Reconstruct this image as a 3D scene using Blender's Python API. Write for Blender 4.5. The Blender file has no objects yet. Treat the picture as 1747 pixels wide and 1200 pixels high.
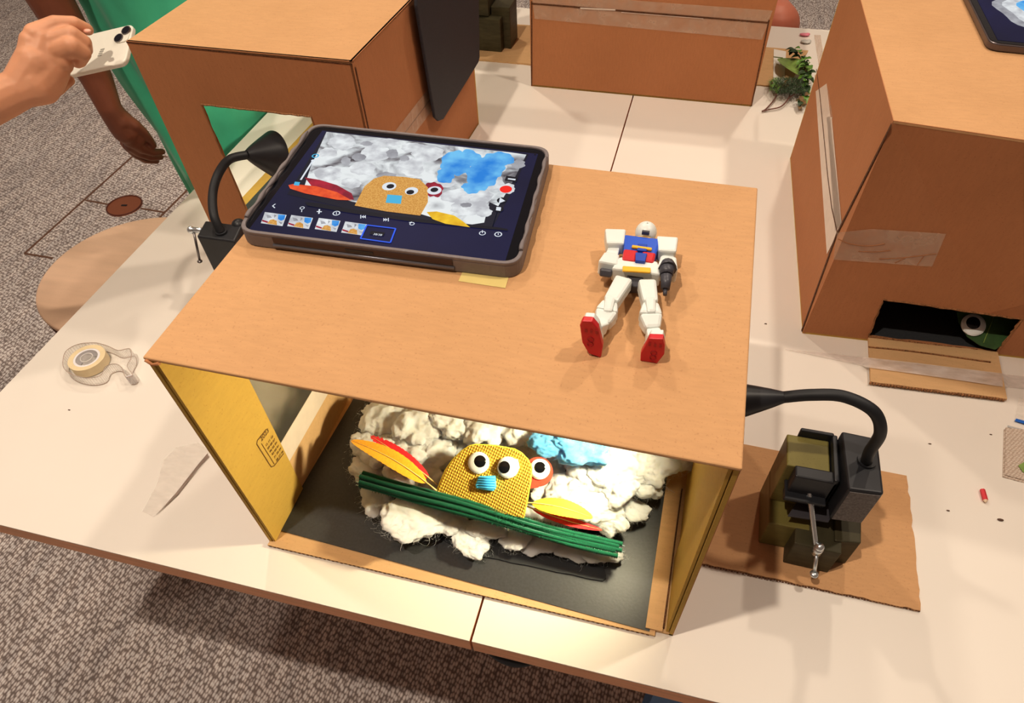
import bpy, bmesh, math, random
from mathutils import Vector, Matrix, noise
random.seed(7)
V = Vector
PI = math.pi
sc = bpy.context.scene
col = sc.collection
# ------------------------------------------------------------------ camera
CAM = V((0.4416, -0.3133, 0.7943))
CM = Matrix(((0.9690973617704427, -0.17314167826046686, 0.17570504448853122),
             (0.24515197828758536, 0.7551122969436171, -0.6080344780900323),
             (-0.027400929751579962, 0.63231904783399, 0.7742233597580646)))
FPX, PPX, PPY = 1144.866, 888.7, 680.3
cd = bpy.data.cameras.new('camera'); cam = bpy.data.objects.new('camera', cd); col.objects.link(cam)
cam.matrix_world = Matrix.Translation(CAM) @ CM.to_4x4()
cd.sensor_width = 36; cd.lens = FPX / 1747 * 36
cd.shift_x = -(PPX - 873.5) / 1747; cd.shift_y = (PPY - 600) / 1747
cd.clip_start = .02
sc.camera = cam

def ray(px, py):
    return (CM @ V((px - PPX, -(py - PPY), -FPX))).normalized()
def az(px, py, z):
    d = ray(px, py); return CAM + d * ((z - CAM.z) / d.z)
def ax(px, py, x):
    d = ray(px, py); return CAM + d * ((x - CAM.x) / d.x)
def ay(px, py, y):
    d = ray(px, py); return CAM + d * ((y - CAM.y) / d.y)
def ap(px, py, P, n):
    d = ray(px, py); return CAM + d * ((V(P) - CAM).dot(n) / d.dot(n))
def ad(px, py, dist):
    return CAM + ray(px, py) * dist
def av(px, py, g):
    d = ray(px, py); k = ((g[0] - CAM.x) * d.x + (g[1] - CAM.y) * d.y) / (d.x ** 2 + d.y ** 2)
    return CAM + d * k

# ------------------------------------------------------------------ materials
GAM = .86
def lin(c):
    c /= 255.
    return c / 12.92 if c <= .04045 else ((c + .055) / 1.055) ** 2.4
LC = (1.0, .90, .78)
def S(r, g, b):   # colour as it looks under the warm room light
    return tuple(min(.92, lin(c) ** GAM / l) for c, l in zip((r, g, b), LC)) + (1,)
def E(r, g, b):
    return tuple(lin(c) ** GAM for c in (r, g, b)) + (1,)

def newmat(name):
    m = bpy.data.materials.new(name); m.use_nodes = True
    nt = m.node_tree; return m, nt, nt.nodes['Principled BSDF']
def N(nt, t, **kw):
    n = nt.nodes.new(t)
    for k, v in kw.items():
        if k in n.inputs: n.inputs[k].default_value = v
        else: setattr(n, k, v)
    return n
def ramp(nt, src, stops):
    r = nt.nodes.new('ShaderNodeValToRGB'); e = r.color_ramp.elements
    while len(e) < len(stops): e.new(.5)
    for i, (p, c) in enumerate(stops): e[i].position = p; e[i].color = c
    nt.links.new(src, r.inputs[0]); return r.outputs[0]
def coords(nt, scale=(1, 1, 1), rot=(0, 0, 0)):
    tc = nt.nodes.new('ShaderNodeTexCoord'); mp = nt.nodes.new('ShaderNodeMapping')
    mp.inputs['Scale'].default_value = scale; mp.inputs['Rotation'].default_value = rot
    nt.links.new(tc.outputs['Object'], mp.inputs[0]); return mp.outputs[0]
def bump(nt, b, src, strength, dist=.001):
    n = nt.nodes.new('ShaderNodeBump'); n.inputs['Strength'].default_value = strength
    n.inputs['Distance'].default_value = dist
    nt.links.new(src, n.inputs['Height']); nt.links.new(n.outputs[0], b.inputs['Normal'])
def plain(name, c, rough=.5, metal=0, spec=.5, coat=0, var=.0, scale=60, bstr=0, sss=0, sheen=0):
    m, nt, b = newmat(name)
    b.inputs['Base Color'].default_value = c
    b.inputs['Roughness'].default_value = rough; b.inputs['Metallic'].default_value = metal
    b.inputs['Specular IOR Level'].default_value = spec; b.inputs['Coat Weight'].default_value = coat
    b.inputs['Sheen Weight'].default_value = sheen
    if sss:
        b.inputs['Subsurface Weight'].default_value = sss; b.inputs['Subsurface Radius'].default_value = (1, .5, .3)
        b.inputs['Subsurface Scale'].default_value = .006
    co = coords(nt)
    nz = N(nt, 'ShaderNodeTexNoise', Scale=scale, Detail=5.); nt.links.new(co, nz.inputs['Vector'])
    v = max(var, .02)
    lo = tuple(x * (1 - v) for x in c[:3]) + (1,); hi = tuple(min(1, x * (1 + v)) for x in c[:3]) + (1,)
    nt.links.new(ramp(nt, nz.outputs[0], [(.3, lo), (.7, hi)]), b.inputs['Base Color'])
    if bstr: bump(nt, b, nz.outputs[0], bstr)
    return m
def cardboard(name, c, grain=(60, 260, 260), strong=.035, rough=.75):
    m, nt, b = newmat(name)
    b.inputs['Roughness'].default_value = rough; b.inputs['Specular IOR Level'].default_value = .25
    n1 = N(nt, 'ShaderNodeTexNoise', Scale=1., Detail=4.); nt.links.new(coords(nt, grain), n1.inputs['Vector'])
    n2 = N(nt, 'ShaderNodeTexNoise', Scale=7., Detail=3.); nt.links.new(coords(nt), n2.inputs['Vector'])
    n3 = N(nt, 'ShaderNodeTexNoise', Scale=420., Detail=2.); nt.links.new(coords(nt), n3.inputs['Vector'])
    def k(f): return tuple(min(1, x * f) for x in c[:3]) + (1,)
    a = ramp(nt, n1.outputs[0], [(.3, k(1 - strong)), (.7, k(1 + strong))])
    b2 = ramp(nt, n2.outputs[0], [(.3, (.95, .94, .92, 1)), (.7, (1.03, 1.03, 1.03, 1))])
    b3 = ramp(nt, n3.outputs[0], [(.25, (.86, .82, .80, 1)), (.38, (1, 1, 1, 1))])
    m1 = N(nt, 'ShaderNodeMix', data_type='RGBA', blend_type='MULTIPLY'); m1.inputs[0].default_value = 1
    nt.links.new(a, m1.inputs[6]); nt.links.new(b2, m1.inputs[7])
    m2 = N(nt, 'ShaderNodeMix', data_type='RGBA', blend_type='MULTIPLY'); m2.inputs[0].default_value = 1
    nt.links.new(m1.outputs[2], m2.inputs[6]); nt.links.new(b3, m2.inputs[7])
    nt.links.new(m2.outputs[2], b.inputs['Base Color'])
    bump(nt, b, n1.outputs[0], .12, .0005)
    return m
def emis(name, c, k=1., noise_c=None, scale=20):
    m, nt, b = newmat(name)
    b.inputs['Base Color'].default_value = (.01, .01, .012, 1); b.inputs['Roughness'].default_value = .45; b.inputs['Specular IOR Level'].default_value = .08
    b.inputs['Emission Strength'].default_value = k; b.inputs['Emission Color'].default_value = c
    n = N(nt, 'ShaderNodeTexNoise', Scale=float(scale), Detail=3.); nt.links.new(coords(nt), n.inputs['Vector'])
    nt.links.new(ramp(nt, n.outputs[0], [(.35, noise_c or c), (.65, c)]), b.inputs['Emission Color'])
    return m
def clear(name, tint, fac, rough=.12):
    m, nt, b = newmat(name)
    b.inputs['Base Color'].default_value = tint; b.inputs['Roughness'].default_value = rough
    n = N(nt, 'ShaderNodeTexNoise', Scale=35., Detail=4.); nt.links.new(coords(nt, (1, 3, 1)), n.inputs['Vector'])
    nt.links.new(ramp(nt, n.outputs[0], [(.3, (fac * .7,) * 3 + (1,)), (.7, (min(1, fac * 1.3),) * 3 + (1,))]), b.inputs['Alpha'])
    bump(nt, b, n.outputs[0], .3, .001)
    return m
M = {}
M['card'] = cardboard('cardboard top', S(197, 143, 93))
M['card_side'] = cardboard('cardboard shaded side', S(178, 112, 68), (260, 260, 60))  # shade of the upright faces put into the colour, darker and redder than the top
M['card_in'] = cardboard('cardboard lamplit inside', S(190, 146, 62), (60, 60, 200), .03)  # warm yellow lamp light is part of this colour
M['card_pale'] = cardboard('cardboard pale', S(206, 158, 105), (40, 200, 200), .04)
M['card_edge'] = cardboard('cardboard edge', S(150, 98, 58), (400, 400, 30), .5)
M['card_dark'] = cardboard('corrugation', S(88, 52, 30), (500, 500, 500), .6)
M['paper_black'] = plain('black paper', S(52, 50, 48), .42, var=.12, scale=300, bstr=.1)
M['black'] = plain('black plastic', S(30, 29, 30), .42, var=.1)
M['black_rub'] = plain('black rubber', S(24, 24, 25), .55)
M['board'] = plain('black cover', S(34, 32, 36), .6, var=.12, scale=300, bstr=.1)
M['white_top'] = plain('white laminate', S(229, 211, 188), .38, var=.012, scale=4, spec=.35)
M['edge_wood'] = cardboard('edge wood', S(232, 160, 112), (12, 12, 300), .1, .5)
M['edge_top'] = plain('edge band line', S(232, 190, 140), .5)
M['stool'] = cardboard('birch ply', S(222, 176, 138), (6, 40, 40), .05, .45)
M['dark_wood'] = cardboard('dark wood', S(95, 48, 34), (6, 6, 60), .2, .4)
M['blue_metal'] = plain('blue metal', S(40, 95, 140), .4, var=.04)
M['copper'] = plain('copper', S(205, 120, 80), .35, metal=.85)
M['brass'] = plain('brown metal', S(118, 78, 55), .5, metal=.3)
M['grey_case'] = plain('grey rubber case', S(112, 98, 92), .55, var=.05, scale=200)
M['case_dark'] = plain('brown case slot', S(58, 36, 30), .5)
M['glass_black'] = plain('black glass', S(12, 12, 16), .12, var=.02)
M['steel'] = plain('steel', S(220, 218, 208), .28, metal=.9)
M['steel_d'] = plain('dark steel', S(120, 108, 100), .35, metal=.8)
M['olive'] = cardboard('painted wood', S(62, 54, 33), (40, 12, 150), .25, .45)
M['olive_lit'] = cardboard('painted wood lit', S(112, 98, 46), (40, 12, 150), .10, .4)  # olive paint brightened in colour for the strongly lit left face
M['tape'] = clear('clear tape', S(226, 186, 150), .30, .25)
M['tape_s'] = clear('clear tape over table', S(236, 214, 192), .62, .2)
M['tape_w'] = plain('pale tape', S(222, 196, 170), .4, var=.04)
M['film'] = clear('plastic film', (.9, .86, .82, 1), .16, .15)
M['masking'] = plain('yellow tape', S(222, 190, 110), .6, var=.03)
M['foil'] = None
M['skin'] = plain('light skin', S(212, 142, 100), .5, var=.08, scale=22, bstr=.25, sss=.15)
M['skin_d'] = plain('dark skin', S(112, 58, 36), .45, var=.08, scale=30, bstr=.15, sss=.08)
M['nail'] = plain('nail', S(225, 160, 130), .3)
M['gown'] = plain('green cloth', S(60, 170, 122), .8, var=.10, scale=14, bstr=.4, sheen=.2)
M['hair'] = plain('black hair', S(25, 18, 15), .6, var=.3, scale=150)
M['phone'] = plain('cream phone', S(236, 222, 196), .25, var=.01)
M['lens'] = plain('lens', S(20, 20, 26), .08)
M['mark'] = plain('grey mark', S(150, 140, 122), .4)
M['r_white'] = plain('toy white', S(222, 216, 198), .35, var=.02)
M['r_blue'] = plain('toy blue', S(38, 78, 178), .35)
M['r_red'] = plain('toy red', S(196, 28, 32), .35)
M['r_yellow'] = plain('toy yellow', S(240, 170, 40), .35)
M['r_grey'] = plain('toy grey', S(64, 60, 62), .4)
M['green_pc'] = plain('green chenille', S(8, 92, 56), .85, var=.35, scale=700, sheen=.3)
M['wire'] = plain('wire', S(180, 200, 190), .4, metal=.5)
M['eye_w'] = plain('eye white', S(238, 234, 222), .25)
M['eye_b'] = plain('eye black', S(14, 13, 14), .12)
M['beak'] = plain('blue foam', S(70, 176, 214), .5, var=.06)
M['felt_red'] = plain('red felt', S(216, 62, 38), .8, var=.1, scale=200, bstr=.3)
M['blue_cot'] = None
M['pencil'] = plain('red pencil', S(200, 20, 30), .4)
M['wood_tip'] = plain('pencil wood', S(230, 190, 150), .5)
M['leaf_l'] = plain('light leaf', S(120, 142, 60), .4, var=.2, scale=90)
M['leaf_m'] = plain('mid leaf', S(88, 128, 40), .4, var=.25, scale=120)
M['leaf_d'] = plain('dark leaf', S(40, 58, 26), .5, var=.35, scale=120)
M['leaf_b'] = plain('brown leaf', S(110, 78, 40), .6, var=.3, scale=120)
M['leaf_in'] = plain('deep green leaf', S(52, 78, 34), .5, var=.2, scale=60)  # dark green of the leaf itself
M['twig'] = plain('twig', S(105, 62, 48), .6, var=.2, scale=300)
M['petal'] = plain('petal', S(226, 120, 130), .5, var=.1)
M['petal_w'] = plain('pale petal', S(196, 186, 168), .5, var=.1)
M['white_paper'] = plain('white paper', S(235, 222, 200), .6)
M['zip'] = plain('blue zip', S(30, 92, 170), .3)
M['crumb'] = plain('crumb', S(90, 62, 45), .8)
M['print'] = plain('print ink', S(98, 62, 22), .7)
M['roll'] = plain('tape roll', S(226, 196, 146), .35, var=.03)
M['core'] = plain('roll core', S(226, 212, 200), .4)
M['feather_o'] = plain('orange feather', S(250, 160, 24), .7, var=.12, scale=400, sheen=.3)
M['feather_r'] = plain('red feather', S(214, 22, 26), .7, var=.15, scale=400, sheen=.3)
M['feather_y'] = plain('yellow feather', S(246, 214, 40), .7, var=.08, scale=400, sheen=.3)
M['shaft'] = plain('feather shaft', S(236, 190, 110), .5)
M['towel'] = None

def special():
    # silver sheet
    m, nt, b = newmat('silver sheet'); M['foil'] = m
    b.inputs['Base Color'].default_value = (.86, .84, .76, 1); b.inputs['Metallic'].default_value = .95; b.inputs['Roughness'].default_value = .24
    n = N(nt, 'ShaderNodeTexNoise', Scale=9., Detail=2.); nt.links.new(coords(nt), n.inputs['Vector']); bump(nt, b, n.outputs[0], .5, .01)
    # clear solid plastic
    m, nt, b = newmat('clear plastic'); M['plastic'] = m
    b.inputs['Base Color'].default_value = (.97, .96, .94, 1); b.inputs['Roughness'].default_value = .05
    b.inputs['Transmission Weight'].default_value = 1; b.inputs['IOR'].default_value = 1.3
    n = N(nt, 'ShaderNodeTexNoise', Scale=30.); nt.links.new(coords(nt), n.inputs['Vector']); bump(nt, b, n.outputs[0], .05, .001)
    # cotton
    for key, nm, c, lo in (('cotton', 'white cotton', S(250, 248, 238), S(236, 230, 216)), ('blue_cot', 'blue cotton', S(116, 190, 244), S(60, 146, 226))):
        m, nt, b = newmat(nm); M[key] = m
        b.inputs['Roughness'].default_value = 1; b.inputs['Specular IOR Level'].default_value = .1; b.inputs['Sheen Weight'].default_value = .4
        b.inputs['Subsurface Weight'].default_value = .35; b.inputs['Subsurface Scale'].default_value = .012; b.inputs['Subsurface Radius'].default_value = (1, .9, .75)
        n = N(nt, 'ShaderNodeTexNoise', Scale=45., Detail=8., Roughness=.7, Distortion=1.2); nt.links.new(coords(nt, (1, 1.8, 1)), n.inputs['Vector'])
        nt.links.new(ramp(nt, n.outputs[0], [(.3, lo), (.6, c)]), b.inputs['Base Color'])
        n2 = N(nt, 'ShaderNodeTexNoise', Scale=160., Detail=6., Roughness=.75, Distortion=2.); nt.links.new(coords(nt), n2.inputs['Vector'])
        bump(nt, b, n2.outputs[0], .7, .0025)
    # woven yellow fabric
    m, nt, b = newmat('woven yellow fabric'); M['weave'] = m
    b.inputs['Roughness'].default_value = .75; b.inputs['Sheen Weight'].default_value = .2
    w1 = N(nt, 'ShaderNodeTexWave', Scale=95., Distortion=.8); w1.bands_direction = 'X'
    w2 = N(nt, 'ShaderNodeTexWave', Scale=95., Distortion=.8); w2.bands_direction = 'Y'
    co = coords(nt, (1, 1, 1), (0, 0, .25)); nt.links.new(co, w1.inputs['Vector']); nt.links.new(co, w2.inputs['Vector'])
    mx = N(nt, 'ShaderNodeMath', operation='MULTIPLY'); nt.links.new(w1.outputs[1], mx.inputs[0]); nt.links.new(w2.outputs[1], mx.inputs[1])
    nt.links.new(ramp(nt, mx.outputs[0], [(.02, S(184, 128, 24)), (.35, S(236, 188, 60))]), b.inputs['Base Color'])
    bump(nt, b, mx.outputs[0], .8, .0015)
    # carpet
    m, nt, b = newmat('woven carpet'); M['carpet'] = m
    b.inputs['Roughness'].default_value = .95; b.inputs['Specular IOR Level'].default_value = .1
    vo = N(nt, 'ShaderNodeTexVoronoi', Scale=1., Randomness=.48); nt.links.new(coords(nt, (150, 84, 100), (0, 0, .18)), vo.inputs['Vector'])
    nz = N(nt, 'ShaderNodeTexNoise', Scale=3., Detail=6., Roughness=.65); nt.links.new(coords(nt, (9, 1.2, 1), (0, 0, .6)), nz.inputs['Vector'])
    c1 = ramp(nt, vo.outputs['Distance'], [(.08, S(250, 236, 220)), (.38, S(222, 202, 186)), (.62, S(132, 114, 102))])
    c2 = ramp(nt, nz.outputs[0], [(.35, (.84, .84, .85, 1)), (.65, (1.18, 1.16, 1.13, 1))])
    mm = N(nt, 'ShaderNodeMix', data_type='RGBA', blend_type='MULTIPLY'); mm.inputs[0].default_value = 1
    nt.links.new(c1, mm.inputs[6]); nt.links.new(c2, mm.inputs[7]); nt.links.new(mm.outputs[2], b.inputs['Base Color'])
    iv = N(nt, 'ShaderNodeMath', operation='SUBTRACT'); iv.inputs[0].default_value = 1; nt.links.new(vo.outputs['Distance'], iv.inputs[1])
    bump(nt, b, iv.outputs[0], .9, .004)
    # paper towel
    m, nt, b = newmat('embossed paper towel'); M['towel'] = m
    b.inputs['Roughness'].default_value = .9
    vo = N(nt, 'ShaderNodeTexVoronoi', Scale=1., Randomness=.25); nt.links.new(coords(nt, (240, 330, 1), (0, 0, .5)), vo.inputs['Vector'])
    nt.links.new(ramp(nt, vo.outputs['Distance'], [(.1, S(222, 198, 172)), (.6, S(178, 148, 122))]), b.inputs['Base Color'])
    bump(nt, b, vo.outputs['Distance'], .7, .002)
    # cotton picture on the tablet
    m, nt, b = newmat('picture of cotton'); M['pic'] = m
    b.inputs['Base Color'].default_value = (.01, .01, .01, 1); b.inputs['Roughness'].default_value = .2
    n1 = N(nt, 'ShaderNodeTexNoise', Scale=26., Detail=4., Roughness=.5, Distortion=.9); nt.links.new(coords(nt, (1, 1.3, 1)), n1.inputs['Vector'])
    nt.links.new(ramp(nt, n1.outputs[0], [(.32, E(60, 56, 66)), (.42, E(140, 140, 146)), (.50, E(200, 206, 210)), (.6, E(236, 242, 244))]), b.inputs['Emission Color'])
    b.inputs['Emission Strength'].default_value = .95
special()
M['scr_navy'] = emis('screen navy', E(19, 20, 62), .9, E(14, 15, 46), 8)
M['scr_dark'] = emis('screen dark', E(24, 25, 40), .9, E(16, 17, 36), 12)
M['scr_white'] = emis('screen white', E(225, 232, 240))
M['scr_cloud'] = emis('screen cloud', E(236, 241, 243), 1, E(186, 188, 194), 60)
M['scr_cloud2'] = emis('screen cloud shade', E(176, 178, 184), 1, E(138, 138, 146), 50)
M['scr_blue'] = emis('screen sky blue', E(110, 195, 246), 1, E(28, 128, 222), 38)
M['scr_line'] = emis('screen selection blue', E(40, 90, 235), 1.1)
M['scr_yellow'] = emis('screen felt', E(232, 176, 90), 1, E(196, 132, 52), 700)
M['scr_red'] = emis('screen dark red', E(178, 26, 52), 1, E(130, 18, 40), 60)
M['scr_orange'] = emis('screen orange', E(245, 92, 40), 1, E(214, 60, 30), 90)
M['scr_rec'] = emis('screen record red', E(238, 30, 20), 1.1)
M['scr_lemon'] = emis('screen lemon', E(250, 205, 40), 1, E(225, 170, 20), 90)
M['scr_teal'] = emis('screen teal', E(70, 180, 225))
M['scr_pale'] = emis('screen iris', E(170, 200, 190))
M['scr_grey'] = emis('screen grey', E(120, 130, 140))
M['scr_black'] = emis('screen black', E(14, 14, 26))
M['led'] = emis('lamp light', (1, .93, .72, 1), 14)

# ------------------------------------------------------------------ mesh builder
class MB:
    def __init__(s): s.v = []; s.f = []; s.m = []; s.sm = []; s.mi = 0
    def add(s, vs, fs, smooth=False):
        o = len(s.v); s.v += [V(p) for p in vs]
        for f in fs: s.f.append([i + o for i in f]); s.m.append(s.mi); s.sm.append(smooth)
        return s
    def hexa(s, b, t):          # four bottom, four top corners (ccw from above)
        return s.add(list(b) + list(t), [(3, 2, 1, 0), (4, 5, 6, 7), (0, 1, 5, 4), (1, 2, 6, 5), (2, 3, 7, 6), (3, 0, 4, 7)])
    def box(s, c, size, rz=0, R=None):
        R = R or Matrix.Rotation(rz, 3, 'Z'); c = V(c); x, y, z = [k / 2 for k in size]
        q = [c + R @ V(p) for p in ((-x, -y, -z), (x, -y, -z), (x, y, -z), (-x, y, -z), (-x, -y, z), (x, -y, z), (x, y, z), (-x, y, z))]
        return s.hexa(q[:4], q[4:])
    def bb(s, x0, x1, y0, y1, z0, z1): return s.box(((x0 + x1) / 2, (y0 + y1) / 2, (z0 + z1) / 2), (x1 - x0, y1 - y0, z1 - z0))
    def prism(s, poly, off):    # polygon + offset vector
        off = V(off); n = len(poly); a = [V(p) for p in poly]
        return s.add([p for p in a] + [p + off for p in a], [list(range(n))[::-1], list(range(n, 2 * n))] + [(i, (i + 1) % n, n + (i + 1) % n, n + i) for i in range(n)])
    def flat(s, poly): return s.add(poly, [list(range(len(poly)))])
    def tube(s, pts, rad, n=12, caps=True, smooth=True):
        pts = [V(p) for p in pts]
        if not hasattr(rad, '__len__'): rad = [rad] * len(pts)
        vs = []; up = None
        for i, p in enumerate(pts):
            t = (pts[min(i + 1, len(pts) - 1)] - pts[max(i - 1, 0)]).normalized()
            if up is None:
                up = V((0, 0, 1)) if abs(t.z) < .9 else V((1, 0, 0))
            a = (up - t * up.dot(t)).normalized(); b = t.cross(a); up = a
            for k in range(n):
                w = 2 * PI * k / n; vs.append(p + (a * math.cos(w) + b * math.sin(w)) * rad[i])
        fs = [(i * n + k, i * n + (k + 1) % n, (i + 1) * n + (k + 1) % n, (i + 1) * n + k) for i in range(len(pts) - 1) for k in range(n)]
        s.add(vs, fs, smooth)
        if caps:
            o = len(s.v) - len(vs)
            s.f.append([o + k for k in range(n)][::-1]); s.m.append(s.mi); s.sm.append(False)
            s.f.append([o + (len(pts) - 1) * n + k for k in range(n)]); s.m.append(s.mi); s.sm.append(False)
        return s
    def sphere(s, c, r, seg=16, rings=10, sc3=(1, 1, 1), R=None, half=False):
        c = V(c); R = R or Matrix.Identity(3); vs = []; fs = []
        for i in range(rings + 1):
            th = (PI / 2 if half else PI) * i / rings
            for k in range(seg):
                ph = 2 * PI * k / seg
                vs.append(c + R @ V((r * sc3[0] * math.sin(th) * math.cos(ph), r * sc3[1] * math.sin(th) * math.sin(ph), r * sc3[2] * math.cos(th))))
        for i in range(rings):
            for k in range(seg): fs.append((i * seg + k, (i + 1) * seg + k, (i + 1) * seg + (k + 1) % seg, i * seg + (k + 1) % seg))
        return s.add(vs, fs, True)
    def disc(s, c, n, r, h, seg=32, ry=None):    # short cylinder along n, from c
        n = V(n).normalized(); a = n.orthogonal().normalized(); b = n.cross(a); c = V(c)
        s.prism([c + (a * math.cos(2 * PI * k / seg) + b * math.sin(2 * PI * k / seg)) * r for k in range(seg)], n * h); return s
    def chain(s, pts, rad, n=14):
        for i in range(len(pts) - 1): s.tube([pts[i], pts[i + 1]], [rad[i], rad[i + 1]], n)
        for p, r in zip(pts, rad): s.sphere(p, r, 14, 10)
        return s
    def build(s, name, mat, parent=None, origin=None, bevel=0, seg=2, label=None, fix=True):
        o0 = V(origin) if origin is not None else (V(parent['o']) if parent is not None else None)
        if o0 is None:
            mn = [min(p[i] for p in s.v) for i in range(3)]; mx = [max(p[i] for p in s.v) for i in range(3)]
            o0 = V(((mn[0] + mx[0]) / 2, (mn[1] + mx[1]) / 2, mn[2]))
        me = bpy.data.meshes.new(name); me.from_pydata([p - o0 for p in s.v], [], s.f)
        ms = mat if isinstance(mat, (list, tuple)) else [mat]
        for m in ms: me.materials.append(M[m] if isinstance(m, str) else m)
        for i, p in enumerate(me.polygons): p.material_index = s.m[i]; p.use_smooth = s.sm[i]
        if fix:
            bm = bmesh.new(); bm.from_mesh(me); bmesh.ops.recalc_face_normals(bm, faces=bm.faces); bm.to_mesh(me); bm.free()
        o = bpy.data.objects.new(name, me); col.objects.link(o)
        link(o, o0, parent)
        if bevel:
            md = o.modifiers.new('bevel', 'BEVEL'); md.width = bevel; md.segments = seg; md.limit_method = 'ANGLE'; md.angle_limit = .6
        if label: o['label'] = label
        return o
ORG = {}
class _O(dict): pass
def link(o, o0, parent):
    ORG[o.name] = V(o0)
    if parent is not None:
        o.parent = parent; o.location = V(o0) - ORG[parent.name]
    else: o.location = o0
# parents are looked up by name; objects keep their origin in ORG
_b = MB.build
def build(s, name, mat, parent=None, origin=None, **kw):
    if parent is not None and origin is None: origin = ORG[parent.name]
    return _b(s, name, mat, parent, origin, **kw)
MB.build = build
def tag(o, label=None, cat=None, group=None, kind=None):
    if label: o['label'] = label
    if cat: o['category'] = cat
    if group: o['group'] = group
    if kind: o['kind'] = kind
    return o
def thing(name, label, cat, loc, group=None):
    o = bpy.data.objects.new(name, None); col.objects.link(o); o.location = loc; o.empty_display_size = .02
    ORG[o.name] = V(loc); return tag(o, label, cat, group)
def remesh(mb, voxel, smooth=6, disp=0, dscale=30):
    """fuse overlapping closed shapes into one continuous surface, returned as a new MB"""
    me = bpy.data.meshes.new('tmp'); me.from_pydata(mb.v, [], mb.f)
    o = bpy.data.objects.new('tmp', me); col.objects.link(o)
    r = o.modifiers.new('r', 'REMESH'); r.mode = 'VOXEL'; r.voxel_size = voxel
    if smooth:
        q = o.modifiers.new('s', 'SMOOTH'); q.iterations = smooth; q.factor = .5
    dg = bpy.context.evaluated_depsgraph_get(); ev = o.evaluated_get(dg)
    m2 = bpy.data.meshes.new_from_object(ev)
    out = MB(); vs = [v.co.copy() for v in m2.vertices]
    if disp:
        ns = [v.normal.copy() for v in m2.vertices]
        vs = [v + n * disp * (noise.fractal(v * dscale, 1., 2., 4)) for v, n in zip(vs, ns)]
    out.add(vs, [list(p.vertices) for p in m2.polygons], True)
    bpy.data.objects.remove(o); bpy.data.meshes.remove(me); bpy.data.meshes.remove(m2)
    return out
def text_mb(txt, origin, u, v, size, out=None, depth=.0002):
    """letters laid on the plane spanned by u (reading direction) and v (up)"""
    cu = bpy.data.curves.new('t', 'FONT'); cu.body = txt; cu.size = 1; cu.offset = .012
    o = bpy.data.objects.new('t', cu); col.objects.link(o)
    dg = bpy.context.evaluated_depsgraph_get(); m2 = bpy.data.meshes.new_from_object(o.evaluated_get(dg))
    out = out or MB(); u = V(u).normalized(); v = V(v); v = (v - u * v.dot(u)).normalized(); n = u.cross(v)
    out.add([V(origin) + u * p.co.x * size + v * p.co.y * size + n * depth for p in m2.vertices], [list(p.vertices) for p in m2.polygons])
    bpy.data.objects.remove(o); bpy.data.meshes.remove(m2); return out
def smooth_path(pts, n=8):
    pts = [V(p) for p in pts]; P = [pts[0]] + pts + [pts[-1]]; out = []
    for i in range(1, len(P) - 2):
        for k in range(n):
            t = k / n; a, b, c, d = P[i - 1], P[i], P[i + 1], P[i + 2]
            out.append(.5 * ((2 * b) + (c - a) * t + (2 * a - 5 * b + 4 * c - d) * t * t + (3 * b - a - 3 * c + d) * t ** 3))
    out.append(pts[-1]); return out
def rough_line(a, b, n, amp, amp2=None):
    a = V(a); b = V(b); d = (b - a); t = V((-d.y, d.x, 0)).normalized() if abs(d.x) + abs(d.y) > 1e-6 else V((1, 0, 0))
    return [a + d * (i / n) + t * random.uniform(-amp, amp) for i in range(n)]
def wall(mb, corners, holes, n, th):
    """flat panel with cut-outs: corners/holes are lists of points on one plane; thickness th along n"""
    n = V(n).normalized(); bm = bmesh.new(); loops = [corners] + holes; edges = []
    for lp in loops:
        vs = [bm.verts.new(V(p)) for p in lp]
        for i in range(len(vs)): edges.append(bm.edges.new((vs[i], vs[(i + 1) % len(vs)])))
    bmesh.ops.triangle_fill(bm, edges=edges, use_beauty=True, use_dissolve=False, normal=n)
    bm.verts.ensure_lookup_table(); bm.verts.index_update()
    N0 = len(bm.verts); vs = [v.co.copy() for v in bm.verts]; fs = [[v.index for v in f.verts] for f in bm.faces]
    bm.free(); o = 0
    mb.add(vs + [v + n * th for v in vs], fs + [[i + N0 for i in f][::-1] for f in fs])
    k = 0
    base = len(mb.v) - 2 * N0
    for lp in loops:
        L = len(lp)
        for i in range(L):
            a, b = k + i, k + (i + 1) % L
            mb.f.append([base + a, base + b, base + b + N0, base + a + N0]); mb.m.append(mb.mi); mb.sm.append(False)
        k += L
    return mb
# ================================================================== SETTING
FZ = -.74
m = MB(); m.bb(-5.5, 4.5, -2.5, 7.0, FZ - .02, FZ)
fl = m.build('floor', 'carpet', origin=(0, 0, FZ)); tag(fl, 'grey-brown woven carpet floor', 'floor', kind='structure')
m = MB(); m.bb(-5.5, 4.5, 7.0, 7.1, FZ, 2.9); tag(m.build('wall_back', plain('painted wall', S(200, 190, 178), .8)), 'plain painted back wall far behind the tables', 'wall', kind='structure')
m = MB(); m.bb(-5.6, -5.5, -2.5, 7.0, FZ, 2.9); tag(m.build('wall_left', plain('painted wall', S(200, 190, 178), .8)), 'plain painted left wall far beyond the tables', 'wall', kind='structure')
def floor_line(name, pts, w=.008):
    P = [az(x, y, FZ) for x, y in pts]; mm = MB()
    for a, b in zip(P, P[1:]):
        t = (b - a).normalized(); s_ = V((-t.y, t.x, 0)) * w / 2
        mm.prism([a - s_, b - s_, b + s_, a + s_], (0, 0, .0015))
    return tag(mm.build(name, 'brass'), None, None, kind='structure')
a = floor_line('trim_1', [(232, 262), (42, 433), (90, 441)])
a['label'] = 'long brown metal floor hatch strip running diagonally to a corner'; a['category'] = 'floor trim'
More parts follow.
